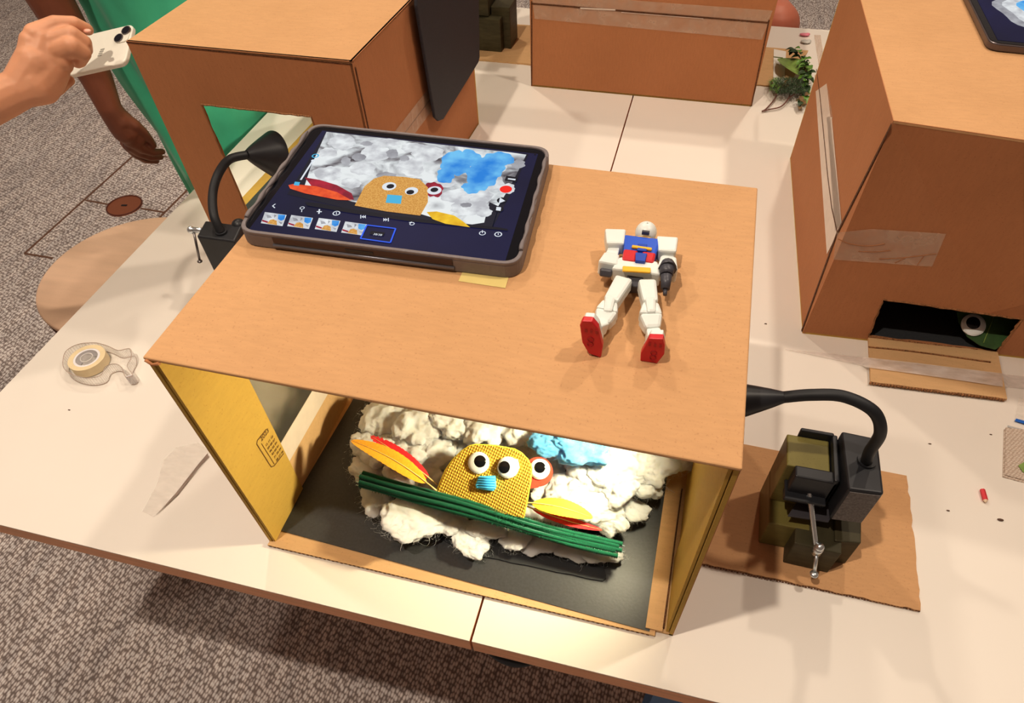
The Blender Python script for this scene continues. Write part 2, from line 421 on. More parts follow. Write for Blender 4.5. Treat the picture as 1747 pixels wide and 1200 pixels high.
a = floor_line('trim_2', [(146, 342), (184, 349)]); a['label'] = 'short brown floor strip left of the round copper cover'; a['category'] = 'floor trim'
a = floor_line('trim_3', [(240, 356), (282, 363)]); a['label'] = 'short brown floor strip right of the round copper cover'; a['category'] = 'floor trim'
a = floor_line('trim_4', [(326, 318), (272, 372)]); a['label'] = 'brown floor hatch strip beside the table edge, below the green clothes'; a['category'] = 'floor trim'
a = floor_line('trim_5', [(285, 268), (225, 262)]); a['label'] = 'thin brown floor strip behind the hanging hand'; a['category'] = 'floor trim'

fc = thing('floor_outlet_cover', 'round brushed copper outlet cover set in the carpet', 'floor cover', V((-1.68, 1.495, FZ)))
MB().disc((-1.68, 1.495, FZ), (0, 0, 1), .068, .004, 48).build('cover_plate', 'copper', fc)
mm = MB(); mm.tube([V((-1.68 + .066 * math.cos(t * PI / 24), 1.495 + .066 * math.sin(t * PI / 24), FZ + .004)) for t in range(49)], .003, 6); mm.build('rim', 'dark_wood', fc)
MB().box((-1.68, 1.495, FZ + .0045), (.022, .008, .002), .2).build('slot', 'black', fc)

# ------------------------------------------------------------------ tables
TY0, TY1, TH = -.0622, 1.738, .031
def table(x0, x1, label, legs, dark=False):
    t = thing('work_table', label, 'table', ((x0 + x1) / 2, (TY0 + TY1) / 2, FZ), 'white tables pushed side by side')
    MB().bb(x0, x1, TY0, TY1, -.0025, 0).build('table_top', 'white_top', t)
    m = MB(); m.bb(x0, x1, TY0, TY1, -TH, -.0025); m.build('edge_band', 'edge_wood', t, label='light wood table edge')
    for (lx, ly, c) in legs:
        m = MB(); m.bb(lx - .02, lx + .02, ly - .02, ly + .02, FZ, -TH); m.build('leg', c, t)
    for ya in (TY0 + .06, TY1 - .09): MB().bb(x0 + .06, x1 - .06, ya, ya + .03, -.085, -TH).build('apron_rail', 'black', t)
    return t
tl = table(-.547, .2925, 'white table with wood edge, left of the long seam', [(-.38, .25, 'black'), (.20, .25, 'black'), (-.38, 1.5, 'black'), (.2, 1.5, 'black')])
tr = table(.2955, 1.36, 'white table with wood edge and a blue leg, right of the long seam', [(.545, .0, 'blue_metal'), (1.25, .0, 'blue_metal'), (.42, 1.6, 'blue_metal'), (1.25, 1.6, 'blue_metal')])
m = MB(); m.tube(smooth_path([(.30, -.035, -.03), (.315, -.05, -.05), (.345, -.055, -.055), (.372, -.045, -.045), (.385, -.03, -.03)]), .008, 10); m.build('latch_handle', 'black_rub', tr)

# ------------------------------------------------------------------ stool
SC = V((-.862, .722, -.29)); st = thing('round_stool', 'round stool with pale birch seat and dark curved base left of the table', 'stool', (SC.x, SC.y, FZ))
MB().disc(SC - V((0, 0, .014)), (0, 0, 1), .230, .014, 72).build('seat', 'stool', st, bevel=.004)
m = MB(); m.tube([(SC.x, SC.y, FZ), (SC.x, SC.y, FZ + .02), (SC.x, SC.y, -.40), (SC.x, SC.y, -.305)], [.17, .175, .222, .2295], 56); m.build('drum_base', 'dark_wood', st)

# ================================================================== MAIN BOX
W, D, H, T = .5238, .3785, .36, .004
mb_ = thing('cardboard_stage_box', 'open-fronted cardboard box stage lit inside, with tablet and toy on top', 'box', (W / 2, D / 2, 0))
m = MB(); m.bb(-.001, W + .001, -.002, D, H - T, H); m.build('top_panel', 'card', mb_, bevel=.0015)
m = MB(); m.bb(0, W, 0, D, .0005, .0035); m.build('floor_panel', 'card_pale', mb_)
m = MB(); m.bb(0, W, D - T, D, 0, H - T); m.build('back_panel', 'card_in', mb_)
# left wall: front flap, silver sheet above, tape strip and cardboard below
m = MB(); wall(m, [V((0, 0, 0)), V((0, D, 0)), V((0, D, H - T)), V((0, 0, H - T))], [[V((0, .15, .12)), V((0, .33, .12)), V((0, .33, .30)), V((0, .15, .30))]], (1, 0, 0), T); m.build('left_panel', 'card_in', mb_)
m = MB(); m.prism([(T + .0008, .001, .004), (T + .0008, .083, .006), (T + .0008, .086, .15), (T + .0008, .090, H - T - .001), (T + .0008, .001, H - T - .001)], (.0035, 0, 0)); fp = m.build('front_flap', 'card_in', mb_, label='yellow-lit inner flap printed 2023')
m = MB(); m.prism([(T + .0002, .07, .102), (T + .0002, D - T, .096), (T + .0002, D - T, H - T - .002), (T + .0002, .07, H - T - .002)], (.0006, 0, 0)); m.build('silver_sheet', 'foil', mb_, label='crumpled reflective silver sheet')
m = MB(); m.prism([(T + .0002, .07, .066), (T + .0002, D - T, .062), (T + .0002, D - T, .099), (T + .0002, .07, .105)], (.0009, 0, 0)); m.build('tape_strip', 'tape_w', mb_)
m = MB(); m.prism([(T + .0002, .06, .0), (T + .0002, D - T, .0), (T + .0002, D - T, .064), (T + .0002, .06, .068)], (.0007, 0, 0)); m.build('lower_flap', 'card_pale', mb_)
# print on the flap
def flapp(x, y): return ax(x, y, T + .0046)
u = flapp(458, 732) - flapp(441, 755); vv = flapp(441, 755) - flapp(466, 795)
m = MB(); text_mb('2023', flapp(446, 754), u, vv, u.length / 2.55, m, .0001)
rows = ['12 11 10', '09 08 07', '06 05 04', '03 02 01', '31 30 29', '28 27 26']
for i, r in enumerate(rows):
    k = (i + 1) / 6.6; text_mb(r, flapp(450 + 24 * k, 758 + 33 * k), u, vv, u.length / 4.7, m, .0001)
def stroke(m, P, w, n):
    for a, b in zip(P, P[1:]):
        t = (b - a).normalized(); s_ = t.cross(V(n)).normalized() * w / 2; m.prism([a - s_, b - s_, b + s_, a + s_], V(n).normalized() * .0002)
stroke(m, [flapp(*q) for q in ((454, 733), (439, 752), (438, 758), (460, 793), (463, 797), (468, 795), (484, 774))], .0012, (1, 0, 0))
stroke(m, [flapp(*q) for q in ((446, 757), (468, 792))], .0009, (1, 0, 0))
m.build('printed_calendar', 'print', fp)
# right wall with the lamp hole
m = MB(); hc = (.163, .243); wall(m, [V((W - T, 0, 0)), V((W - T, D, 0)), V((W - T, D, H - T)), V((W - T, 0, H - T))], [[V((W - T, hc[0] + .042 * a_, hc[1] + .042 * b_)) for a_, b_ in ((-1, -1), (1, -1), (1, 1), (-1, 1))]], (1, 0, 0), T); m.build('right_panel', 'card_in', mb_)
m = MB(); m.prism([(W - T - .001, .002, .004), (W - T - .001, .10, .004), (W - T - .001, .10, .19), (W - T - .001, .002, H - T - .004)], (-.003, 0, 0)); m.build('side_flap', 'card_in', mb_)
m = MB(); m.prism([(W - .032, .0, .0036), (W - .012, .0, .0036), (W - .010, .36, .0036), (W - .030, .36, .0036)], (0, 0, .003)); m.build('floor_flap', 'card_pale', mb_)
m = MB(); m.prism([(W - .0125, .004, .0038), (W - .0108, .004, .0038), (W - .0085, .2, .0038), (W - .0098, .2, .0038)], (0, 0, .0045)); m.build('dark_crease', 'card_dark', mb_)
m = MB(); wall(m, [V((W, 0, 0)), V((W, D, 0)), V((W, D, H - T)), V((W, 0, H - T))], [[V((W, hc[0] + .042 * a_, hc[1] + .042 * b_)) for a_, b_ in ((-1, -1), (1, -1), (1, 1), (-1, 1))]], (1, 0, 0), .0006); m.build('right_outer_liner', 'card_side', mb_)
m = MB(); wall(m, [V((0, 0, 0)), V((0, D, 0)), V((0, D, H - T)), V((0, 0, H - T))], [[V((0, .15, .12)), V((0, .33, .12)), V((0, .33, .30)), V((0, .15, .30))]], (-1, 0, 0), .0006); m.build('left_outer_liner', 'card_side', mb_)
MB().bb(0, W, D, D + .0006, 0, H - T).build('back_outer_liner', 'card_side', mb_)
# front lip of the floor, with its corrugated edge
m = MB(); m.bb(0, W - .02, -.006, .004, .0006, .004); m.build('front_lip', 'card_pale', mb_)
m = MB()
for i in range(84):
    x = .002 + i * (W - .026) / 84; m.bb(x, x + .0032, -.0066, -.006, .0012 if i % 2 else .0022, .0022 if i % 2 else .0034)
m.build('corrugation', 'card_dark', mb_)
# corner fold
m = MB(); m.tube([V((.002, -.003, H - .002)), V((.008, -.0035, H - .006)), V((.016, -.003, H - .003))], .0016, 8); m.build('corner_fold', 'card_side', mb_)

bp = MB(); pts = [az(472, 904, .0045), az(1108, 1078, .0045), az(1143, 830, .0045), V((.497, D - .01, .0045)), V((.012, D - .01, .0045)), az(598, 690, .0045)]
bp.prism(pts, (0, 0, .0006)); tag(bp.build('black_paper_sheet', 'paper_black'), 'black paper sheet lining the floor of the lit box', 'paper')
m = MB(); pp = [az(625, 850, .006), az(760, 925, .006)] + rough_line(az(800, 945, .006), az(1028, 992, .006), 9, .001) + rough_line(az(1028, 992, .006), az(1036, 962, .006), 6, .003) + [az(1060, 900, .006), az(1060, 800, .006), az(640, 740, .006)]
m.prism(pp, (0, 0, .001)); tag(m.build('torn_paper', 'black_rub'), 'torn black paper with a ragged corner under the cotton', 'paper')

# ------------------------------------------------------------------ cotton
def puff_mesh(seed, mat='cotton', flatz=.8, fib=420):
    random.seed(seed); m = MB()
    m.sphere((0, 0, 0), .62, 20, 12, (1, .9, flatz))
    for i in range(9):
        a = random.uniform(0, 2 * PI); r = random.uniform(.3, .6); q = random.uniform(.26, .45)
        m.sphere((r * math.cos(a), r * math.sin(a) * .9, random.uniform(-.1, .35) * flatz), q, 14, 8, (1, 1, .85))
    o = remesh(m, .055, 5, .11, 2.6)
    o.v = [v + (v.normalized() * .05 * noise.fractal(v * 8 + V((seed, 0, 0)), 1, 2, 3)) for v in o.v]
    for i in range(fib):
        p = random.choice(o.v); n = p.normalized(); t = n.orthogonal().normalized(); t = (Matrix.Rotation(random.uniform(0, 6.28), 3, n) @ t)
        L = random.uniform(.10, .34); w = .0035; b = n.cross(t)
        q = [p, p + n * L * .25 + t * L * .4, p + n * L * .35 + t * L * .8, p + n * L * random.uniform(.1, .4) + t * L * 1.1 + b * L * random.uniform(-.3, .3)]
        for k in range(3):
            o.add([q[k] - b * w, q[k] + b * w, q[k + 1] + b * w * (.6), q[k + 1] - b * w * .6], [(0, 1, 2, 3)])
    return o
puffs = []
for s_ in range(7):
    o = puff_mesh(s_ + 3).build('cotton_puff', 'cotton', origin=(0, 0, 0), fix=False); puffs.append(o)
blue = [puff_mesh(41, fib=300).build('blue_cotton_tuft', 'blue_cot', origin=(0, 0, 0), fix=False), puff_mesh(47, fib=300).build('blue_cotton_tuft', 'blue_cot', origin=(0, 0, 0), fix=False)]
used = set()
def place(src, p, r, sx=1, sy=1, sz=.8, rz=0, label=None, group=None, cat='cotton'):
    o = src
    if src.name in used: o = src.copy(); col.objects.link(o)
    used.add(o.name); o.location = p; o.scale = (r * sx, r * sy, r * sz); o.rotation_euler = (random.uniform(-.2, .2), random.uniform(-.2, .2), rz)
    return tag(o, label, cat, group)
random.seed(5)
# px, py, z, radius in px, stretch x, stretch y
CP = [(690, 822, .035, 36, 1.2, .8, 'mid'), (735, 815, .035, 32, 1, .8, 'mid'), (930, 840, .03, 30, 1, 1, 'mid'), (1085, 870, .02, 26, 1, 1, 'right'), (655, 712, .055, 46, 1, 1, 'back'), (715, 722, .06, 48, 1, 1, 'back'), (775, 722, .06, 44, 1, 1, 'back'), (835, 725, .065, 46, 1.1, 1, 'back'), (890, 738, .06, 36, 1, 1, 'back'),
      (640, 765, .045, 38, 1, 1, 'leftm'), (690, 775, .045, 44, 1, 1, 'mid'), (745, 775, .045, 42, 1, 1, 'mid'), (630, 805, .035, 34, 1, 1, 'leftm'), (800, 745, .04, 40, 1, 1, 'mid'),
      (865, 770, .04, 40, 1, 1, 'mid'), (925, 790, .04, 40, 1, 1, 'mid'),
      (1050, 795, .05, 50, 1, 1, 'right'), (1105, 790, .05, 48, 1.1, .9, 'right'), (1152, 782, .055, 40, 1.1, .7, 'flap'), (1000, 815, .045, 46, 1, 1, 'right'), (1050, 835, .04, 42, 1, 1, 'right'),
      (1105, 828, .035, 34, 1.1, .8, 'right'), (960, 845, .04, 42, 1, 1, 'right'), (1015, 870, .035, 40, 1.2, .8, 'right'), (1040, 892, .028, 30, 1, .8, 'right'), (960, 885, .03, 30, 1.1, .8, 'right'),
      (645, 855, .028, 34, 1, 1, 'fl'), (712, 880, .033, 62, 1.1, .95, 'BIG'), (770, 880, .022, 36, 1, 1, 'fl'), (800, 922, .02, 36, .95, 1, 'F2'), (830, 900, .022, 32, 1.1, .8, 'fc'),
      (878, 920, .02, 30, 1, .85, 'F3'), (925, 925, .018, 34, 1.2, .8, 'fr'), (975, 935, .018, 34, 1.2, .8, 'fr'), (1020, 940, .018, 34, 1.2, .8, 'fr'), (850, 855, .02, 34, 1, 1, 'mid'), (900, 880, .022, 34, 1, 1, 'mid')]
LB = {'back': 'white cotton puff in the back row under the box lid', 'leftm': 'white cotton puff at the left edge behind the orange feather', 'mid': 'white cotton puff packed around the yellow fabric creature',
      'right': 'white cotton puff heaped right of the red felt circle', 'flap': 'flat white cotton puff spilling onto the brown flap at right', 'fl': 'white cotton puff at the front left under the green stems',
      'BIG': 'largest fluffy cotton ball bulging at the front left below the green stems', 'F2': 'lumpy cotton puff sticking out furthest forward, right of the largest ball', 'F3': 'small knobbly cotton puff in front of the middle of the green stems',
      'fc': 'small cotton puff tucked under the middle of the green stems', 'fr': 'white cotton puff along the front right below the green stems'}
GP = {'back': 'cotton puffs in the back row', 'leftm': 'cotton puffs at the left edge', 'mid': 'cotton puffs around the creature', 'right': 'cotton puffs at the right', 'fl': 'cotton puffs at the front left', 'fr': 'cotton puffs at the front right'}
for i, (px, py, z, r, sx, sy, k) in enumerate(CP):
    p = az(px, py, z); rr = r * (p - CAM).length / FPX * 1.12
    place(puffs[i % 7], p, rr * 1.05, sx, sy * 1.05, max(.3, min(.8, (z - .007) / (rr * 1.12))), random.uniform(0, 6.28) if sx == 1 else random.uniform(-.3, .3), LB[k], GP.get(k, 'white cotton puffs in the lit box'))
for i, (px, py, z, r, lb) in enumerate([(944, 756, .080, 40, 'blue cotton tuft, the left one, just behind the red felt circle'), (1000, 768, .080, 48, 'paler blue cotton tuft, the right one, below the lid edge')]):
    p = az(px, py, z); place(blue[i], p, r * (p - CAM).length / FPX * 1.15, 1.15, .9, .75, .3 * i, lb, 'blue cotton tufts')

# ------------------------------------------------------------------ fabric creature
FN = V((0, -.50, .866)); FP = V((.27, .088, .055))
def fp_(x, y, h=0): return ap(x, y, FP + FN * h, FN)
cr = thing('fabric_creature', 'yellow woven fabric creature with two googly eyes and blue beak', 'craft figure', fp_(820, 865) - V((0, 0, .02)))
poly = [(742, 850), (748, 832), (760, 803), (772, 786), (788, 770), (802, 761), (812, 759), (845, 761), (878, 767), (890, 774), (900, 784), (907, 798), (905, 820), (900, 850), (893, 885)]
m = MB(); m.prism([fp_(*q) for q in poly], -FN * .004); m.build('body', 'weave', cr, bevel=.0008)
m = MB(); m.tube([fp_(*q, -.002) for q in poly], .0013, 6); m.build('stitched_rim', 'feather_y', cr, label='raised stitched fabric rim')
def eye(px, py, rpx, parent, P, n, pup, pale=False, nm='googly_eye'):
    c = ap(px, py, V(P), n); r = rpx * (c - CAM).length / FPX
    a = V((1, 0, 0)); b = n.cross(a).normalized(); R = Matrix((a, b, n)).transposed()
    m = MB(); m.disc(c, n, r, .0018, 36); m.sphere(c + n * .0018, r * .96, 28, 8, (1, 1, .22), R, half=True); e = m.build(nm, 'eye_w', parent)
    q = c + n * (.0018 + r * .19) + a * pup[0] * r + b * pup[1] * r
    m = MB(); m.sphere(q - n * .0008, r * .58, 24, 8, (1, 1, .26), R, half=True); m.build('pupil', 'eye_b', e)
    return e
eye(817, 790, 18.5, cr, FP + FN * .0005, FN, (.12, .12))
m = MB(); c = [fp_(*q, .0008) for q in ((872, 782), (884, 784), (887, 798), (880, 811), (868, 813), (862, 800))]; m.prism(c, FN * .0012); m.build('eye_backing', plain('pale green foam', S(190, 216, 160), .5), cr)
eye(867, 798, 18.5, cr, FP + FN * .0022, FN, (-.28, -.05))
m = MB(); q = [(818, 813), (846, 812), (847, 832), (842, 839), (813, 834), (812, 828)]; m.prism([fp_(*k, .0005) for k in q], FN * .005)
bk = m.build('beak', 'beak', cr, bevel=.0015)
m = MB()
for k in range(5): m.tube([fp_(815 + k * .3, 816 + k * 4.2, .0056), fp_(845, 815.5 + k * 4.4, .0056)], .0011, 8)
m.build('ridge', 'beak', bk)
RN = V((0, -.45, .893)); RP = fp_(918, 805, -.010)
rc = thing('red_felt_circle', 'round red felt face with one googly eye behind the yellow creature', 'craft figure', RP - V((0, 0, .03)))
def rp_(x, y, h=0): return ap(x, y, RP + RN * h, RN)
m = MB(); m.disc(RP - RN * .003, RN, 25 * (RP - CAM).length / FPX, .003, 40); m.build('felt_disc', 'felt_red', rc)
m = MB(); m.prism([rp_(x, y, .0005) for x, y in ((905, 812), (925, 824), (918, 832), (903, 834))], -RN * .002); m.build('felt_tab', 'felt_red', rc)
eye(921, 801, 17.5, rc, RP + RN * .0006, RN, (0, .12))

# ------------------------------------------------------------------ feathers
def feather(base, tip, width, mat, label, bend=.006, skew=0., torn=False, droop=0.):
    base, tip = V(base), V(tip); d = tip - base; L = d.length; t = d / L; s_ = t.cross(V((0, 0, 1))).normalized(); up = s_.cross(t)
    f = thing('feather', label, 'feather', base)
    cen = lambda k: base + d * k + up * bend * math.sin(PI * k) + s_ * skew * math.sin(PI * k) - V((0, 0, droop * k * k))
    m = MB(); n = 46
    for sd in (-1, 1):
        vs = []; fs = []
        for i in range(n + 1):
            k = .12 + .88 * i / n; x = (k - .12) / .88
            w = width * (math.sin(PI * min(1, x ** .75)) ** .6 if x < 1 else 0) * (.5 if sd > 0 else .5)
            w *= 1 + .045 * math.sin(i * 2.1) * random.uniform(.2, 1)
            if torn and x > .78: w *= .7 + .5 * ((i % 3) / 2)
            c = cen(k); fw = t * (w * .5)
            vs += [c, c + s_ * sd * w * .55 + fw * .4 + up * w * .12, c + s_ * sd * w + fw + up * w * .10]
        for i in range(n):
            for j in range(2): fs.append((3 * i + j, 3 * i + j + 1, 3 * i + 4 + j, 3 * i + 3 + j))
        m.add(vs, fs, True)
    m.build('vane', mat, f, fix=False)
    MB().tube([cen(k / 14) + up * .0006 for k in range(15)], [.0011 * (1 - k / 17) for k in range(15)], 6).build('shaft', 'shaft', f)
    return f
feather(az(746, 828, .054), az(632, 744, .080), .019, 'feather_r', 'red feather with a torn tip behind the orange feather', torn=True)
feather(az(745, 838, .066), az(599, 752, .092), .024, 'feather_o', 'orange feather pointing up left from the yellow creature', skew=.004)
feather(az(893, 862, .050), az(1028, 905, .050), .013, 'feather_r', 'red feather tip showing beneath the yellow feather', skew=.004, bend=.002)
feather(az(893, 858, .058), az(1011, 884, .058), .024, 'feather_y', 'bright yellow feather right of the creature', bend=.008)

# ------------------------------------------------------------------ chenille stems
def stem(p0, p1, label):
    p0, p1 = V(p0), V(p1); f = thing('chenille_stem', label, 'pipe cleaner', p0, 'green chenille stems')
    d = p1 - p0; L = d.length; n = int(L / .0017); pts = []; rad = []
    for i in range(2 * n + 1):
        k = i / (2 * n); pts.append(p0 + d * k + V((0, 0, .002 * math.sin(k * 7))) + V((0, .0012, 0)) * math.sin(k * 11 + p0.y * 900)); rad.append(.0036 if i % 2 else .0021)
    m = MB(); m.tube(pts, rad, 10)
    t = d.normalized(); s_ = t.cross(V((0, 0, 1))); up = s_.cross(t)
    for i in range(n * 3):
        k = random.random(); c = p0 + d * k; a = random.uniform(0, 2 * PI); q = s_ * math.cos(a) + up * math.sin(a); w = t * .0004
        m.add([c + q * .001 - w, c + q * .001 + w, c + q * random.uniform(.0042, .0052)], [(0, 1, 2)])
    m.build('bristles', 'green_pc', f, fix=False)
    MB().tube([p0 - d.normalized() * .004, p0, p1, p1 + d.normalized() * .003], .0006, 6).build('wire', 'wire', f)
sl = ['green chenille stem furthest back, touching the yellow creature', 'green chenille stem, second from the back', 'green chenille stem, the middle one of the bundle', 'green chenille stem, second from the front', 'green chenille stem at the very front of the bundle']
for i in range(5):
    x0, y0 = (618, 808) if i == 0 else (614 - i * .5, 808 + i * 5.2)
    x1, y1 = [(1062, 931), (1056, 935), (1061, 941), (1050, 943), (1054, 950)][i]
    stem(az(x0, y0, .062 - .0015 * i + (.004 if i in (1, 3) else 0)), az(x1, y1, .044 - .001 * i), sl[i])

# ================================================================== LEFT BOX
H2 = .356
TL_, TR_ = az(215, 70, H2), az(600, 105, H2)
BRb = az(817, 211, 0)
FRb = V((TR_.x, TR_.y, 0)); FLb = V((TL_.x, TL_.y, 0)); BLb = FLb + (BRb - FRb)
lb = thing('cardboard_box', 'closed-topped cardboard box behind the tablet with a square hole cut low in its front', 'box', (FLb + BRb) / 2, 'brown cardboard boxes')
up2 = V((0, 0, H2)); nb = (FRb - FLb).cross(V((0, 0, 1))).normalized()
hole = [ap(x, y, FLb, nb) for x, y in ((343, 178), (531, 199), (585, 372), (421, 360))]
def ragged(P, n=10, amp=.0014):
    out = []
    for i in range(len(P)):
        a, b = P[i], P[(i + 1) % len(P)]; w = (b - a).cross(nb).normalized()
        for k in range(n): out.append(a + (b - a) * (k / n) + w * (random.uniform(-amp, amp) if k else 0))
    return out
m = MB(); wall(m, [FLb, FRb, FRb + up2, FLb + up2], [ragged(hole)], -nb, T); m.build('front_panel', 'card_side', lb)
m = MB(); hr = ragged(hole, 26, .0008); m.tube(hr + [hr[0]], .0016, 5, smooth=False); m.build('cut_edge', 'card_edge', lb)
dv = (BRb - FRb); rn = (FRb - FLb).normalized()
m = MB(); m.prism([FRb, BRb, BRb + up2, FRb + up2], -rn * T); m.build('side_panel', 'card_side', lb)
m = MB(); m.prism([BLb, BRb, BRb + up2, BLb + up2], nb * T); m.build('back_panel', 'card_in', lb)
m = MB(); m.prism([FLb + up2, FRb + up2, BRb + up2, BLb + up2], (0, 0, -T)); m.build('top_panel', 'card', lb, bevel=.001)
m = MB(); m.prism([FLb, FRb, BRb, BLb], (0, 0, .004)); m.build('floor_panel', 'card_in', lb)
k = rn * .022; m = MB(); m.prism([FLb + k - nb * .006 + V((0, 0, .0042)), FRb - rn * .01 - nb * .006 + V((0, 0, .0042)), BRb - rn * .01 + nb * .01 + V((0, 0, .0042)), BLb + k + nb * .01 + V((0, 0, .0042))], (0, 0, .0006)); tag(m.build('black_paper_sheet', 'paper_black'), 'black paper lining the floor inside the box behind the tablet', 'paper')
rn = dv.cross(V((0, 0, 1))).normalized()
m = MB(); h_ = V((0, 0, .178)); e = rn * .0006
m.prism([FRb + h_ + e + V((0, 0, .022)), BRb + h_ + e + V((0, 0, .022)), BRb + h_ + e - V((0, 0, .022)), FRb + h_ + e - V((0, 0, .022))], rn * .0003); m.build('tape_strip', 'tape', lb)
m = MB(); stroke(m, [FRb + h_ + e, BRb + h_ + e], .0015, rn); stroke(m, [FRb + e + dv * .012 + V((0, 0, .004)), FRb + e + up2 * .97 + dv * .012], .003, rn); m.build('seam', 'card_dark', lb)
m = MB(); stroke(m, [FLb + up2 * .995 + nb * .0004, FRb + up2 * .988 + nb * .0004], .0018, nb); m.build('fold_line', 'card_dark', lb)
# black folded cover leaning on its side
px_ = FRb.x + .02
def fo(x, y): return ap(x, y, FRb + rn * .012, rn)
m = MB(); A = [fo(738, 200), fo(744, 206), fo(752, 203), fo(812, 106), fo(814, 98), fo(812, -30), fo(806, -38), fo(712, -36), fo(706, -28), fo(706, 10)]
m.prism(A, rn * .006); m.bb(-.22, -.028, .84, 1.06, H2 + .0005, H2 + .006); m.bb(-.050, -.026, .84, 1.06, H2 + .0005, H2 + .008)
fcov = m.build('folding_cover', 'board', bevel=.0015)
tag(fcov, 'black folding tablet cover hanging against the side of the box behind the tablet', 'tablet cover')

# ================================================================== RIGHT BOX
H3 = .3624
a0, b0 = az(1369, 569, 0), az(1348, 270, 0)
fx = (az(1747, 612, 0) - a0).normalized() * .5238
c0, d0 = a0 + fx, b0 + fx
rb = thing('cardboard_box', 'tall cardboard box at the right edge with a low hole and a flap folded down', 'box', (a0 + d0) / 2, 'brown cardboard boxes')
at_ = az(1524, 206, H3); off = at_ - V((a0.x, a0.y, H3))
T0 = [p + off + V((0, 0, H3)) for p in (a0, c0, d0, b0)]
T0[1] = T0[0] + (az(1747, 239, H3) - T0[0]).normalized() * .5238; T0[3] = T0[0] + (az(1468, 0, H3) - T0[0]).normalized() * (b0 - a0).length; T0[2] = T0[1] + T0[3] - T0[0]
n3 = (c0 - a0).cross(T0[0] - a0).normalized()
if n3.dot(CAM - a0) < 0: n3 = -n3
hole3 = [ap(x, y, a0, n3) for x, y in ((1482, 574), (1507, 511), (1745, 545), (1700, 603))]
for q in (hole3[0], hole3[3]): q.z = max(q.z, .006)
_nb = nb; nb = n3
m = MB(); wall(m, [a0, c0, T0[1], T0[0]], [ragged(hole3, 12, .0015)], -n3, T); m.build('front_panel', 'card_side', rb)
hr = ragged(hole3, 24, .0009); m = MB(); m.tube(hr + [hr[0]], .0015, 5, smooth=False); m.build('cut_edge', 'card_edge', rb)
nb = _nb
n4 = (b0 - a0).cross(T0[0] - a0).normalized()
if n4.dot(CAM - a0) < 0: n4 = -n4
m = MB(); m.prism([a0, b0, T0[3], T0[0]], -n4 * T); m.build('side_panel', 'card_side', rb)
m = MB(); m.prism(T0, (0, 0, -T)); m.build('top_panel', 'card', rb, bevel=.001)
m = MB(); m.prism([b0, d0, T0[2], T0[3]], (0, -T, 0)); m.build('back_panel', 'card_in', rb)
m = MB(); m.prism([c0, d0, T0[2], T0[1]], (-T, 0, 0)); m.build('far_side_panel', 'card_side', rb)
m = MB(); m.prism([a0, c0, d0, b0], (0, 0, .003)); m.build('floor_panel', 'card_in', rb)
m = MB()
def s4(x, y, h=.0006): return ap(x, y, a0 + n4 * h, n4)
m.prism([s4(1390, 128), s4(1409, 126), s4(1436, 384), s4(1411, 434)], n4 * .0004)
m.prism([s4(1411, 200), s4(1419, 200), s4(1436, 384), s4(1425, 395)], n4 * .0004); m.build('pale_tape', 'tape_w', rb)
m = MB(); stroke(m, [s4(1393, 118, .0012), s4(1399, 165, .0012), s4(1412, 300, .0012), s4(1419, 355, .0012), s4(1428, 395, .0012)], .0022, n4)
stroke(m, [s4(1367, 566, .0012), s4(1427, 400, .0012), s4(1521, 212, .0012)], .0055, n4); m.build('open_seam', 'card_dark', rb)
m = MB(); m.prism([s4(1389, 60), s4(1400, 60), s4(1421, 203), s4(1411, 203)], n4 * .0003); m.build('brown_tape', 'tape', rb)
def s5(x, y, h=.0006): return ap(x, y, a0 + n3 * h, n3)
m = MB(); m.prism([s5(1428, 397), s5(1488, 391), s5(1614, 399), s5(1590, 455), s5(1422, 443)], n3 * .0003); m.build('clear_tape_patch', 'tape', rb)
m = MB()
for P in ([(1430, 408), (1450, 416), (1480, 420), (1510, 416)], [(1465, 429), (1495, 430), (1520, 427)], [(1500, 442), (1540, 440), (1598, 433)], [(1527, 449), (1545, 440)], [(1565, 452), (1576, 438)]):
    m.tube(smooth_path([s5(x, y, .001) for x, y in P], 4), .0006, 5)
m.build('tape_wrinkle', 'card_side', rb)
# folded-down flap, part of the box
tq = [az(1480, 575, .004), az(1700, 604, .004), az(1716, 684, .003), az(1484, 655, .003)]
m = MB(); m.prism([tq[0]] + rough_line(tq[3], tq[2], 14, .0012) + [tq[2], tq[1]], (0, 0, .004)); m.build('folded_flap', 'card_pale', rb)
m = MB(); e0, e1 = az(1484, 655, .003), az(1716, 684, .003); L_ = (e1 - e0)
for i in range(44):
    p = e0 + L_ * (i / 44) + V((0, -.0006, 0)); m.box(p + V((0, 0, .002)), (.0028, .0022, random.uniform(.0025, .004)), random.uniform(-.4, .4))
m.build('torn_edge', 'card_edge', rb)
m = MB(); m.tube(smooth_path([az(1482, 592, .009), az(1560, 600, .009), az(1690, 618, .009)], 6), .0012, 6); m.build('crease', 'card_edge', rb)
m = MB(); P = [(1340, 596, 597, .001), (1400, 601, 609, .001), (1470, 609, 624, .001), (1479, 610, 627, .0092), (1560, 619, 638, .0092), (1650, 630, 651, .0092), (1708, 637, 660, .0092), (1720, 639, 661, .001), (1770, 645, 667, .001)]
vs = []
for x, ya, yb, z in P: vs += [az(x, ya, z), az(x, yb, z)]
m.add(vs, [(2 * i, 2 * i + 1, 2 * i + 3, 2 * i + 2) for i in range(len(P) - 1)], True); tag(m.build('clear_tape_strip', 'tape_s'), 'clear tape strip holding down the folded flap of the right box', 'tape')
